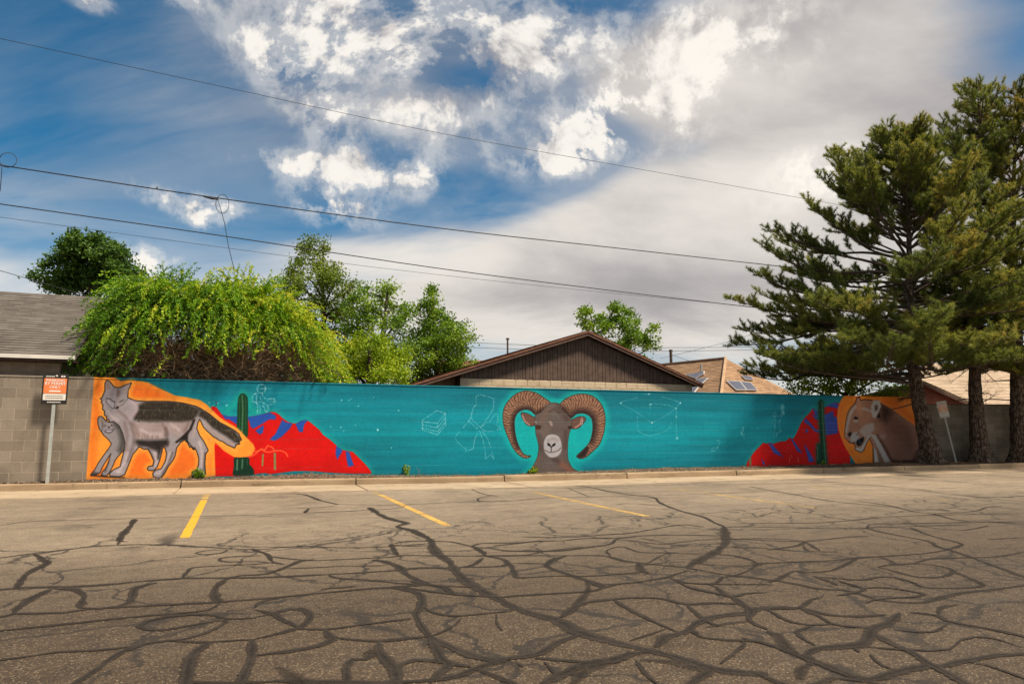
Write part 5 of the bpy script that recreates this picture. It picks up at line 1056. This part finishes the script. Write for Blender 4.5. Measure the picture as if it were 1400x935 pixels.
M['leaf_lime'] = make_leaf('lime_leaf', [(0, (.08, .16, .008)), (.5, (.24, .36, .012)), (1, (.46, .52, .030))])
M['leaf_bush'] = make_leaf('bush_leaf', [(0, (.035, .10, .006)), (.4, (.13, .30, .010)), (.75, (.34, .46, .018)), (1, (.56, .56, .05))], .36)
M['needle'] = make_leaf('pine_needle', [(0, (.060, .090, .026)), (.45, (.150, .200, .048)), (.8, (.28, .30, .07)), (1, (.42, .31, .08))], .36, .5)
M['needle_y'] = make_leaf('yellowing_pine_needle', [(0, (.055, .085, .018)), (.45, (.15, .18, .032)), (.8, (.29, .24, .05)), (1, (.44, .25, .06))], .34, .5)
TG = 'broadleaf trees behind the wall'
broadleaf('broadleaf_tree', 'dark green round-crowned tree rising behind the garage roof, left of the big bush', 'tree', 25, 128,
          [(120, 350, 26), (88, 362, 20), (150, 358, 20), (66, 388, 15), (172, 372, 14), (112, 388, 22), (98, 347, 14), (135, 338, 14), (158, 350, 12), (122, 335, 8), (80, 392, 14), (146, 385, 20)], M['leaf_dark'], 26, 100, .13, .045, TG, 3)
broadleaf('broadleaf_tree', 'tall olive green tree with a thin ragged top, just right of the big bush', 'tree', 22, 440,
          [(427, 338, 11), (420, 352, 17), (432, 360, 16), (410, 372, 17), (437, 378, 18), (402, 390, 16), (455, 372, 12), (460, 388, 18), (425, 400, 26), (448, 412, 26), (470, 420, 22), (400, 412, 20), (478, 400, 13), (433, 440, 30), (470, 450, 24), (442, 335, 6)], M['leaf_olive'], 20, 62, .085, .028, TG, 5)
broadleaf('broadleaf_tree', 'loose green tree with sky through it, between the tall olive tree and the conical tree', 'tree', 21, 505,
          [(510, 402, 17), (528, 405, 14), (545, 418, 15), (556, 430, 9), (495, 418, 19), (515, 428, 24), (535, 440, 18), (480, 412, 10), (488, 445, 15), (548, 442, 11), (505, 455, 20), (530, 398, 8), (472, 468, 22), (500, 478, 22), (545, 470, 18), (468, 500, 24), (540, 500, 22)], M['leaf_mid'], 17, 62, .085, .03, TG, 7)
broadleaf('broadleaf_tree', 'conical bright green tree left of the brown gable', 'tree', 24, 598,
          [(591, 396, 6), (594, 408, 9), (590, 422, 13), (602, 432, 10), (584, 440, 17), (607, 447, 17), (595, 462, 24), (572, 468, 20), (622, 462, 18), (637, 468, 11), (600, 485, 30), (568, 495, 26), (626, 488, 18), (590, 512, 26), (620, 508, 18), (560, 515, 18)], M['leaf_mid'], 24, 74, .085, .032, TG, 9)
broadleaf('broadleaf_tree', 'round green tree standing far behind the peak of the brown gable', 'tree', 34, 845,
          [(808, 432, 14), (835, 434, 17), (862, 440, 17), (798, 446, 10), (882, 458, 15), (850, 460, 22), (822, 452, 18), (893, 474, 10), (870, 475, 18), (840, 480, 20)], M['leaf_mid'], 11, 60, .14, .05, TG, 11)
broadleaf('shrub', 'yellow-green shrub showing above the wall, right of the big bush', 'shrub', 18.2, 505,
          [(500, 488, 26), (480, 500, 20), (528, 492, 20), (505, 466, 13), (543, 508, 16), (515, 472, 12), (492, 515, 24), (525, 518, 20), (548, 486, 8), (478, 480, 12)], M['leaf_lime'], 30, 80, .07, .025, None, 13)
broadleaf('shrub', 'bright lime green shrub glimpsed under the left boughs of the large pine', 'shrub', 24, 1150,
          [(1095, 528, 16), (1120, 528, 18), (1145, 520, 20), (1172, 505, 22), (1195, 490, 20), (1165, 480, 18), (1205, 515, 20), (1135, 540, 14), (1180, 532, 18), (1220, 535, 16), (1190, 460, 14)], M['leaf_lime'], 15, 60, .10, .036, None, 15)

# --- the big arching bush on the left
def make_bush():
    r = np.random.default_rng(21)
    bx = [140, 146, 155, 174, 198, 230, 280, 320, 358, 385, 406, 420, 430, 438, 444]; by = [500, 458, 422, 402, 396, 398, 402, 396, 404, 420, 436, 452, 470, 490, 508]
    tc = -1.45; b0 = W(on_wall(290, 500, tc)[0], tc, 0); root = thing('bush', 'huge arching yellow-green bush over the wall above the fox, bare brown twigs at its foot', 'bush', b0)
    sA = [on_wall(x, y, tc)[0] for x, y in zip(bx, by)]; zA = [on_wall(x, y, tc)[2] for x, y in zip(bx, by)]
    lumps = [(r.uniform(sA[0], sA[-1]), r.uniform(0, 2.2), r.uniform(.22, .50), r.uniform(-.30, .30)) for _ in range(60)]
    def surf(s, th):
        zt = np.interp(s, sA, zA); e = min(1, (s - sA[0]) / .8, (sA[-1] - s) / .8); e = max(e, .02) ** .5
        dis = sum(a * math.exp(-((s - ls) ** 2 + ((th - lt) * 1.4) ** 2) / (w * w)) for ls, lt, w, a in lumps)
        bt = 1.45 * e; zb = 2.05; h = zt - zb
        ct, st = math.cos(th), math.sin(th)
        return np.array([s, tc + (bt + dis * .6) * math.copysign(abs(ct) ** .8, ct), zb + (h + dis * .5) * max(st, 0) ** .85]), np.array([0, ct, st])
    C = [np.zeros((1, 3))]; D = [np.ones((1, 3))]; TT = [np.zeros(1)]; S = []
    for i in range(3300):
        s = r.uniform(sA[0] + .02, sA[-1] - .02); th = r.uniform(.02, 3.05)
        q, n = surf(s, th); es = (s - (sA[0] + sA[-1]) / 2) / ((sA[-1] - sA[0]) / 2); n = unit(n + [es ** 3 * 1.3, 0, 0])
        xs = np.interp(s, sA, bx); bare = 182 < xs < 425 and th < .62 + .12 * math.sin(xs * .05) and q[2] < 2.95
        if bare and r.random() < .93: continue
        q = q - n * abs(r.normal(0, .10)); L = r.uniform(.45, 1.25) * (1.0 if th < 1.1 else .65); up = r.uniform(.1, .45) + (.7 if th > 1.0 and r.random() < .12 else 0); side = r.normal(0, .35)
        p = q - n * .35; P = [p]; v_ = unit(n * .8 + np.array([side, 0, up])); m_ = 9
        for k in range(m_):
            v_ = unit(v_ + np.array([0, 0, -1.0]) * (.13 + .30 * k / m_ * (1 if th < 1.4 else .55)) + r.normal(0, .05, 3)); pn = P[-1] + v_ * (L + .35) / m_
            if pn[2] < 2.24 and pn[1] > -.25: break
            P.append(pn)
        m_ = len(P) - 1
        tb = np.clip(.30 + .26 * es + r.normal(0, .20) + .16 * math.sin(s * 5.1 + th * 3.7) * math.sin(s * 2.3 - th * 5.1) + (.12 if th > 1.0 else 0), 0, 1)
        for k in range(m_):
            a, b_ = W(*P[k]) - b0, W(*P[k + 1]) - b0
            if k < 7 and r.random() < .8: S.append((a, b_, .005 * (1 - k / 10), .005 * (1 - (k + 1) / 10)))
            nl = 10 if k > 1 else 2
            f = r.random((nl, 1)); c = a + (b_ - a) * f + r.normal(0, .013, (nl, 3)); d = unit(b_ - a)
            uu, vv = px_of(b_ + b0); hb = 463 + 10 * math.sin(uu * .047) + 8 * math.sin(uu * .021 + 1) + (max(0, 215 - uu) * .9) + max(0, uu - 385) * .9
            if P[k][1] > tc + .2 and 186 < uu < 432 and vv > hb + r.normal(0, 14) and not (i % 13 == 0): continue
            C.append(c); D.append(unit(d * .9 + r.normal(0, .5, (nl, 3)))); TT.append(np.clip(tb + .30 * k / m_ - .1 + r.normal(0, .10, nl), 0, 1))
    C = np.concatenate(C); D = np.concatenate(D); TT = np.concatenate(TT); n = len(C)
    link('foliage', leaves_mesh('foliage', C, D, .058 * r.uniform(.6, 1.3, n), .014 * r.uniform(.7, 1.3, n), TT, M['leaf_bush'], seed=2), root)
    link('leafy_stems', segs_mesh('leafy_stems', S, M['twig'], 3), root)
    S = []; stems = []
    for i in range(5200):                       # tangle of bare twigs in the hollow under the leaves
        s = r.uniform(sA[0] + .45, sA[-1] - .35); t = tc + r.uniform(-1.0, 1.30); z = r.uniform(1.8, 3.0)
        p = np.array([s, t, z]); v_ = unit(np.array([r.normal(0, .6), r.uniform(-.3, .8), r.uniform(.1, 1.2)])); L = r.uniform(.5, 1.1); w0 = r.choice([.004, .006, .010])
        for k in range(9):
            v_ = unit(v_ + r.normal(0, .16, 3) + np.array([0, .02, -.20])); p2 = p + v_ * L / 9
            if p2[1] > -.03 or p2[2] < 1.6: break
            a, b_ = W(*p) - b0, W(*p2) - b0; S.append((a, b_, w0 * (1 - k / 11), w0 * (1 - (k + 1) / 11))); p = p2
    link('bare_twigs', segs_mesh('bare_twigs', S, M['twig'], 3), root)
    S = []
    for i in range(16):
        s = r.uniform(sA[0] + .8, sA[-1] - .8); p = np.array([s, tc + r.uniform(-.4, .4), 0.]); v_ = unit(np.array([r.normal(0, .12), r.normal(0, .08), 1]))
        P = [W(*p) - b0]
        for k in range(7): v_ = unit(v_ + r.normal(0, .12, 3)); p = p + v_ * .36; P.append(W(*p) - b0)
        for k in range(7): S.append((P[k], P[k + 1], .03 * (1 - k / 9), .03 * (1 - (k + 1) / 9)))
    link('main_stems', segs_mesh('main_stems', S, M['dark_twig'], 6), root)
make_bush()

# --- pines
def pine(label, axis_px, Y, base, r0, prof, z_start, seed, needles, dens=1.0, step=.34, gap=None, dead_low=10):
    r = np.random.default_rng(seed); b0 = np.array(base, float); root = thing('pine_tree', label, 'tree', b0, 0, 'pines at the right end of the wall')
    AX = [np.zeros(3)] + [at_depth(u, v_, Y) - b0 for u, v_ in axis_px]; A = catmull(AX, .18); n = len(A)
    zt = A[-1][2]
    rad = [max(.012, r0 * max(0, 1 - p[2] / zt) ** .95 + r0 * .55 * math.exp(-p[2] / .9) + r0 * .40 * math.exp(-p[2] / .18)) for p in A]
    V = []; F = []; k = 22
    ph = r.uniform(0, 6, 6)
    for i, p in enumerate(A):
        for j in range(k):
            a = 2 * math.pi * j / k; fl = .20 * math.exp(-p[2] / .30) * (math.sin(3 * a + ph[0]) + .7 * math.sin(5 * a + ph[1])); rg_ = 1 + .06 * math.sin(7 * a + ph[2] + p[2] * 1.3) + .035 * r.normal()
            V.append(p + np.array([math.cos(a), math.sin(a), 0]) * rad[i] * (rg_ + fl) - ([0, 0, .12] if i == 0 else [0, 0, 0]))
    for i in range(n - 1):
        for j in range(k): F.append((i * k + j, i * k + (j + 1) % k, (i + 1) * k + (j + 1) % k, (i + 1) * k + j))
    link('trunk', mesh('trunk', V, F, M['bark'], True), root)
    zs = np.array([p[2] for p in A]); S = []; TC = []; TD = []; TT = []
    def axis_at(z): i = int(np.clip(np.searchsorted(zs, z), 0, n - 1)); return A[i], rad[i]
    z = z_start; az0 = r.uniform(0, 6.28)
    def spray(p, dd, l, tint, lvl):
        """a branchlet with side twigs, tufted along its outer part"""
        kk = max(3, int(l / .075)); pp = p; w0 = .006 + .005 * l
        for j in range(kk):
            dd = unit(dd + r.normal(0, .10, 3) + [0, 0, .085]); p2 = pp + dd * l / kk
            S.append((pp, p2, w0 * (1 - j / kk) + .003, w0 * (1 - (j + 1) / kk) + .003)); pp = p2; f_ = (j + 1) / kk
            if f_ > (.58 if lvl else .3): TC.append(pp); TD.append(dd); TT.append(tint + .30 * f_ - .15 + r.normal(0, .05))
            if lvl and f_ > .22 and l > .28 and r.random() < .85:
                sd = unit(np.cross(dd, [0, 0, 1])) * (1 if j % 2 else -1); spray(pp, unit(dd * .8 + sd * r.uniform(.5, 1.0) + [0, 0, r.uniform(-.1, .35)]), r.uniform(.11, .24), tint, 0)
    while z < zt - .2:
        f = (z - z_start) / (zt - z_start); nb = int(r.integers(5, 8)) if f < .35 else int(r.integers(4, 6))
        for b in range(nb):
            az = az0 + 6.283 * b / nb + r.normal(0, .28); zz_ = z + r.uniform(-.16, .16); p0, pr = axis_at(zz_)
            L = prof(zz_, az) * r.choice([.7, .85, .95, 1.0, 1.05])
            if L < .2: continue
            if gap and r.random() < gap(zz_, az): continue
            e0 = -.03 - .05 * max(0, 1 - f / .12) + .85 * f ** 1.2 + r.normal(0, .10); m_ = max(5, int(L / .22)); P = [p0]; d = unit(np.array([math.cos(az), math.sin(az), e0]))
            for q in range(m_):
                u = q / m_; d = unit(d + np.array([r.normal(0, .06), r.normal(0, .06), (-.030 if u < .45 and f < .5 else .060 if f > .3 else .028) + r.normal(0, .035)]))
                if P[-1][2] < 2.75 and d[2] < .04: d = unit(np.array([d[0], d[1], .05 + .25 * max(0, 2.65 - P[-1][2])]))
                P.append(P[-1] + d * L / m_)
            rb = .012 + .009 * L
            for q in range(m_): S.append((P[q], P[q + 1], rb * (1 - q / m_) ** .8 + .004, rb * (1 - (q + 1) / m_) ** .8 + .004))
            bt = r.normal(.40, .14) + .10 * f
            start = .34 if L > 2.4 else .16
            nbr = int(L * (1 - start) / .15 * dens * (1.3 if L > 3 else 1))
            for q in range(nbr):
                u = start + (1 - start) * (q + r.random()) / nbr; i_ = min(int(u * m_), m_ - 1); fr = min(u * m_ - i_, 1); p = P[i_] + (P[i_ + 1] - P[i_]) * fr; td = unit(P[i_ + 1] - P[i_])
                sd = unit(np.cross(td, [0, 0, 1])) * (1 if q % 2 else -1); l = (.24 + .40 * (1 - u) * min(L, 4) ** .7) * r.uniform(.55, 1.25)
                dd = unit(td * .8 + sd * r.uniform(.3, 1.1) + np.array([0, 0, r.uniform(-.25 if p[2] > 2.9 else .05, .75)]))
                if u < start + .15 and r.random() < .5: S.append((p, p + dd * l * .5, .006, .002)); continue
                spray(p, dd, l, bt + r.normal(0, .07), 1)
            spray(P[-1], d, .22, bt + .1, 0)
        z += step * r.uniform(.7, 1.15) * (1 - .35 * f); az0 += 2.4
    spray(A[-1], np.array([0, 0, 1.0]), .4, .5, 1)
    for i in range(dead_low):                   # dead snags under the crown
        zz_ = r.uniform(1.5, z_start + .9); p0, pr = axis_at(zz_); az = r.uniform(0, 6.28); L = r.uniform(.5, 1.9); d = unit(np.array([math.cos(az), math.sin(az), r.uniform(-.25, .15)])); P = [p0]
        for q in range(8): d = unit(d + r.normal(0, .12, 3)); P.append(P[-1] + d * L / 8); S.append((P[-2], P[-1], .022 * (1 - q / 9), .022 * (1 - (q + 1) / 9)))
        for q in range(10):
            i_ = int(r.integers(2, 8)); p = P[i_]; dd = unit(r.normal(size=3) + d); S.append((p, p + dd * r.uniform(.1, .4), .006, .002))
    tag(link('branches', segs_mesh('branches', S, M['dark_twig'], 4), root), kind='stuff')
    TC = np.array(TC); TD = unit(np.array(TD)); TT = np.array(TT); nt_ = len(TC); kN = 26
    c = np.repeat(TC, kN, 0); ax = np.repeat(TD, kN, 0); N_ = len(c)
    d = unit(ax * r.uniform(.2, 1.1, (N_, 1)) + unit(r.normal(size=(N_, 3))) * .85 + [0, 0, .12]); l = r.uniform(.08, .135, (N_, 1)); w = .0064
    st = c - ax * r.uniform(0, .09, (N_, 1)); sd = unit(np.cross(d, r.normal(size=(N_, 3)))) * w
    V = np.stack([st - sd, st + sd, st + d * l], 1).reshape(-1, 3); F = (np.arange(N_) * 3)[:, None] + np.array([[0, 1, 2]])
    link('needles', mesh('needles', V, F, needles, attrs={'tint': np.repeat(np.clip(np.repeat(TT, kN) + r.normal(0, .08, N_), 0, 1), 3)}), root)
    print('pine', nt_, N_, len(S)); return N_
def prof_a(z, az):
    t = np.interp(z, [1.8, 2.4, 3.2, 4.2, 5.2, 6.2, 7.2, 8.2, 9.2, 10.2, 10.9], [4.4, 6.0, 6.5, 6.3, 5.8, 5.0, 3.9, 2.8, 2.0, 1.2, .3])
    left = .5 - .5 * math.cos(az); front = .5 - .5 * math.sin(az)       # az: 0 = right, pi = left; viewer at -pi/2
    return t * (.64 + .38 * left) * (.80 + .08 * front)
def prof_b(z, az): return np.interp(z, [2.2, 3.2, 4.5, 6, 7.5, 9, 10.5, 11.6, 12.2], [1.8, 3.0, 3.1, 2.9, 2.6, 2.3, 1.9, 1.2, .3]) * (.8 + .2 * math.sin(az * 2) ** 2)
def prof_c(z, az): return np.interp(z, [2.6, 3.4, 4.5, 6, 7.5, 9, 10.5, 11.6, 12.0], [2.0, 3.4, 3.7, 2.9, 2.4, 2.5, 2.0, 1.2, .3]) * (.85 + .15 * math.sin(az * 3))
pa = ground(1274, 630, .16); pb = ground(1338, 630, .16); pc_ = ground(1396, 630, .16)
pa[1] = 21.2; pa[0] = at_depth(1274, 600, 21.2)[0]; pb[1] = 21.9; pb[0] = at_depth(1338, 600, 21.9)[0]; pc_[1] = 22.0; pc_[0] = at_depth(1397, 600, 22.0)[0]
n1 = pine('large dark pine with the thickest trunk, its boughs hanging over the painted cougar', [(1262, 575), (1252, 525), (1246, 450), (1243, 350), (1242, 270), (1236, 200)], 21.2, pa, .22, prof_a, 2.40, 31, M['needle'], 1.35, .31, gap=lambda z, a: .85 * (z < 3.5 and math.cos(a) > .1), dead_low=16)
n2 = pine('tall pine with a thin open top, middle one of the three trunks', [(1335, 560), (1333, 500), (1338, 350), (1339, 250), (1340, 130)], 21.9, pb, .21, prof_b, 3.0, 37, M['needle'], 1.0, .42, gap=lambda z, a: .25 * (z > 5))
n3 = pine('pine with a yellowing top at the right edge of the picture, rightmost trunk', [(1393, 560), (1390, 480), (1385, 300), (1388, 200), (1392, 132)], 22.0, pc_, .24, prof_c, 3.0, 41, M['needle_y'], 1.0, .42, gap=lambda z, a: .3 * (z > 4.5))
print('needles', n1, n2, n3)

# --- weeds at the foot of the wall
def weed(label, px, h, n, m, spread, seed, thin=False):
    r = np.random.default_rng(seed); s = on_wall(px, 640, 0)[0]; t = .09; b0 = W(s, t, strip_z(s, t) - .01); root = thing('weed', label, 'weed', b0, 0, 'weeds growing at the foot of the wall')
    C = []; D = []; S = []
    for i in range(n):
        d = unit(np.array([r.normal(0, spread), r.normal(0, spread * .5) - .1, 1.0])); L = h * r.uniform(.5, 1.05); p = np.array([r.normal(0, .03), r.normal(0, .02), 0]); k = 10
        for j in range(k):
            d = unit(d + r.normal(0, .10, 3)); p2 = p + d * L / k; S.append((p, p2, .004, .003)); p = p2
            if thin: continue
            for q in range(4): C.append(p + r.normal(0, .006, 3)); D.append(unit(d * .5 + r.normal(0, 1, 3)))
    link('stems', segs_mesh('stems', S, M['leaf_lime'] if not thin else M['twig'], 3), root)
    if C:
        C = np.array(C); D = np.array(D); k = len(C); link('leaves', leaves_mesh('leaves', C, D, .045 * r.uniform(.6, 1.3, k), .013, np.clip(r.normal(.5, .2, k), 0, 1), m, seed=seed), root)
weed('low green weed in front of the hind paw of the painted fox', 272, .20, 16, M['leaf_mid'], .45, 1)
weed('slender pale green weed against the plain teal paint, right of the red mountain', 555, .26, 4, M['leaf_lime'], .16, 2)
weed('small yellowish weed at the left foot of the painted ram', 727, .14, 8, M['leaf_lime'], .5, 3)
weed('few thin dry stalks on the teal wall just right of the slender weed', 572, .20, 3, M['leaf_lime'], .35, 4, True)
weed('tiny green weed at the left foot of the right painted cactus', 1122, .10, 7, M['leaf_mid'], .5, 5)
weed('twiggy sprout beside the middle pine trunk', 1362, .45, 7, M['leaf_dark'], .45, 6)

# ------------------------------------------------------------------ signs
def text_mesh(s, size, m, name='text'):
    cu = bpy.data.curves.new(name, 'FONT'); cu.body = s; cu.size = size; cu.align_x = 'CENTER'; cu.align_y = 'CENTER'; cu.resolution_u = 2; cu.offset = size * .018
    ob = bpy.data.objects.new(name, cu); dg = bpy.context.evaluated_depsgraph_get()
    COL.objects.link(ob); dg.update(); me_ = bpy.data.meshes.new_from_object(ob.evaluated_get(dg)); COL.objects.unlink(ob); bpy.data.objects.remove(ob); bpy.data.curves.remove(cu)
    me_.materials.clear(); me_.materials.append(m); return me_
def rounded(w, h, r, y0, y1, m, name):
    pts = []
    for cx_, cz_, a0 in ((w / 2 - r, h / 2 - r, 0), (-w / 2 + r, h / 2 - r, 90), (-w / 2 + r, -h / 2 + r, 180), (w / 2 - r, -h / 2 + r, 270)):
        for k in range(5): a = R(a0 + k * 22.5); pts.append((cx_ + r * math.cos(a), y0, cz_ + r * math.sin(a)))
    return MB().prism(pts, (0, y1 - y0, 0)).me(name, m)
def sign(label, foot, top, w, h, black, lean_rot, group):
    foot = np.array(foot); top = np.array(top); ax = top - foot; L = np.linalg.norm(ax)
    root = thing('parking_sign', label, 'sign', foot, 0, group)
    zq = Vector(ax).to_track_quat('Z', 'Y'); root.rotation_mode = 'QUATERNION'
    z = Vector(ax).normalized(); y = Vector((math.sin(lean_rot) * -1, math.cos(lean_rot), 0)); y = (y - z * y.dot(z)).normalized(); x = y.cross(z)
    root.rotation_quaternion = Matrix((x, y, z)).transposed().to_quaternion()
    # U-channel post with punched holes suggested by a rib
    p_ = MB(); wp = .028 if black else .020
    p_.box((-wp, .0, -.1), (wp, .004, L + h * .9)).box((-wp, .004, -.1), (-wp + .004, .022, L + h * .9)).box((wp - .004, .004, -.1), (wp, .022, L + h * .9))
    p_.obj('post', M['galv'], root)
    pl = link('sign_plate', rounded(w, h, .018, -.006, -.002, M['black'] if black else M['galv'], 'sign_plate'), root, (0, 0, L + h / 2))
    bo = MB()
    def sheet(nm, cx_, cz_, sw, shh, m, y=-.0075, r_=.012): return link(nm, rounded(sw, shh, r_, y, y + .001, m, nm), pl, (cx_, 0, cz_))
    om = M['orange'] if black else M['salmon_sheet']
    sheet('orange_panel', 0, h * .095, w * .88, h * .49, om); sheet('white_panel', 0, -h * .265, w * .88, h * .205, M['white'])
    def tx(s_, size, cz_, m, cx_=0, nm='lettering'): link(nm, text_mesh(s_, size, m), pl, (cx_, -.0092, cz_), (R(90), 0, 0))
    tx('PARKING', h * .125, h * .270, M['white']); tx('BY PERMIT', h * .125, h * .165, M['white']); tx('ONLY', h * .115, h * .050, M['white'])
    sheet('white_bar', 0, -h * .075, w * .44, h * .048, M['white'], -.0085, .004)
    def print_row(cz_, x0, x1, hh, m):          # a row of print too small to read: broken dashes
        r = random.Random(int(cz_ * 9999)); x = x0; b_ = MB()
        while x < x1 - .01:
            w_ = r.uniform(.010, .034); b_.box((x, -.0095, cz_ - hh / 2), (min(x + w_, x1), -.0088, cz_ + hh / 2)); x += w_ + .006
        tag(b_.obj('small_print', m, pl), kind='stuff')
    print_row(-h * .232, -w * .34, w * .34, h * .020, M['ink']); print_row(-h * .298, -w * .34, w * .34, h * .024, M['ink'])
    hm_ = M['white']
    print_row(h * .400, -w * .38, -w * .04, h * .030, hm_); print_row(h * .408, w * .20, w * .40, h * .045, hm_)
    link('logo', mesh('logo', [(-.018, 0, 0), (.018, 0, 0), (.012, 0, .022), (0, 0, .032), (-.012, 0, .022)], [(0, 1, 2, 3, 4)], hm_), pl, (w * .04, -.0092, h * .40))
    print_row(-h * .432, -w * .26, w * .26, h * .030, hm_)
    for zz_ in (h * .455, -h * .455):
        link('bolt', MB().tube([(0, -.012, 0), (0, -.004, 0)], .008, 8).me('bolt', M['galv']), pl, (0, 0, zz_ * .98))
GS_ = 'leaning parking signs in front of the wall'
ft = W(on_wall(64.5, 657, .16)[0], .16, .13); tp_ = W(*on_wall(73.5, 552.5, .16))
sign('black framed orange and white parking sign on a steel post before the bare left wall', ft, tp_, .43, .60, True, WA, GS_)
sg0 = ground(1307.5, 633, .14); sg0 = at_depth(1307.5, 632.5, 21.4); sg1 = at_depth(1292, 571, 21.4)
sign('faded pink and white parking sign on a thin post between the first two pine trunks', sg0, sg1, .27, .52, False, R(-38), GS_)

# ------------------------------------------------------------------ overhead lines
def wire(label, pts, rad, t, sag=0.0, ext=(12, 30), name='power_line', grp='overhead lines running along the wall'):
    """pts: image pixels on a vertical plane parallel to the wall at offset t"""
    P = [W(*on_wall(u, v_, t)) for u, v_ in pts]; d0 = unit(P[0] - P[1]); d1 = unit(P[-1] - P[-2])
    P = [P[0] + d0 * ext[0]] + P + [P[-1] + d1 * ext[1]]; b0 = P[len(P) // 2]; root = thing(name, label, 'cable', b0, 0, grp)
    Q = catmull([p - b0 for p in P], 1.0); link('cable', MB().tube(Q, rad, 6).me('cable', M['cable'], True), root); return root, b0
wire('single thin wire crossing highest in the sky', [(0, 53), (300, 118), (600, 182), (900, 236), (1135, 278)], .0065, -3)
r1, b1 = wire('twisted black cable with hanging loops, upper one of the two heavy lines', [(0, 226), (150, 249), (305, 272), (600, 312), (850, 340), (1065, 364)], .013, -1.2)
r2, b2 = wire('heavy black line, lower one of the two heavy lines', [(0, 279), (300, 322), (600, 367), (850, 399), (1045, 422)], .012, -1.6)
wire('thin wire just below the lower heavy line', [(0, 297), (250, 331), (500, 364), (750, 392), (1045, 421)], .005, -2.4)
wire('short thin service wire at the left edge above the garage roof', [(0, 370), (62, 388)], .008, -3.8, ext=(6, 5), grp=None)
def loop_at(cx_, cy_, rx, ry, t, tail):
    S_ = [W(*on_wall(cx_ + rx * math.cos(a) , cy_ + ry * math.sin(a), t + .05 * math.sin(a * 2))) - b1 for a in np.linspace(-2.6, 4.4, 26)]
    link('cable_loop', MB().tube(S_, .007, 5).me('cable_loop', M['cable'], True), r1)
    link('drop_wire', MB().tube(catmull([W(*on_wall(u, v_, t)) - b1 for u, v_ in tail], .3), .0075, 5).me('drop_wire', M['cable'], True), r1)
loop_at(304, 279, 9, 13, -1.15, [(297, 272), (301, 283), (307, 305), (312, 335), (320, 368)]); loop_at(11, 219, 12, 10, -1.15, [(3, 224), (2, 240), (0, 262)])
MB().tube([W(*on_wall(278, 269, -1.15)) - b1, W(*on_wall(290, 271.5, -1.15)) - b1, W(*on_wall(299, 273, -1.15)) - b1], [.012, .028, .012], 8).obj('splice_case', M['cable'], r1)
MB().tube([W(*on_wall(215, 259.5, -1.18)) - b1, W(*on_wall(214.5, 255.5, -1.18)) - b1], .014, 6).obj('clamp', M['cable'], r1)
def far_wire(label, a, b_, Y, rad, rt=True):
    A, B = at_depth(*a, Y), at_depth(*b_, Y + 3); root = thing('power_line', label, 'cable', (A + B) / 2, 0, 'far thin wires near the horizon'); c = (A + B) / 2; mid = np.array([0, 0, -np.linalg.norm(B - A) * .01])
    link('cable', MB().tube(catmull([A - c, mid, B - c], 2.0), rad, 5).me('cable', M['cable']), root)
far_wire('far thin wire left of the brown gable, upper of the two level wires', (520, 463), (1100, 474), 46, .016); far_wire('far thin wire left of the brown gable, lower of the two level wires', (520, 470.5), (1100, 477.5), 47, .016)
far_wire('far wire slanting up to the right above the hipped roof', (903, 490), (1060, 448), 50, .014); far_wire('far wire slanting down to the right above the hipped roof', (918, 485), (975, 503), 50, .014)
for lab, x, y0, y1, Y, rr_ in (('far dark pole rising behind the right slope of the brown gable', 917, 478, 540, 40, .085), ('thin far post above the left slope of the brown gable', 694, 462, 540, 46, .06)):
    A = at_depth(x, y0, Y); root = thing('pole', lab, 'pole', (A[0], A[1], 0)); MB().tube([(0, 0, 0), (0, 0, A[2] * .5), (0, 0, A[2])], [rr_ * 1.2, rr_ * 1.1, rr_], 8).obj('post', M['dark_twig'], root)
    MB().box((-.12 if Y > 42 else -.10, -.05, A[2] - .12), (.12 if Y > 42 else .10, .05, A[2] - .02)).obj('cap', M['dark_twig'], root)
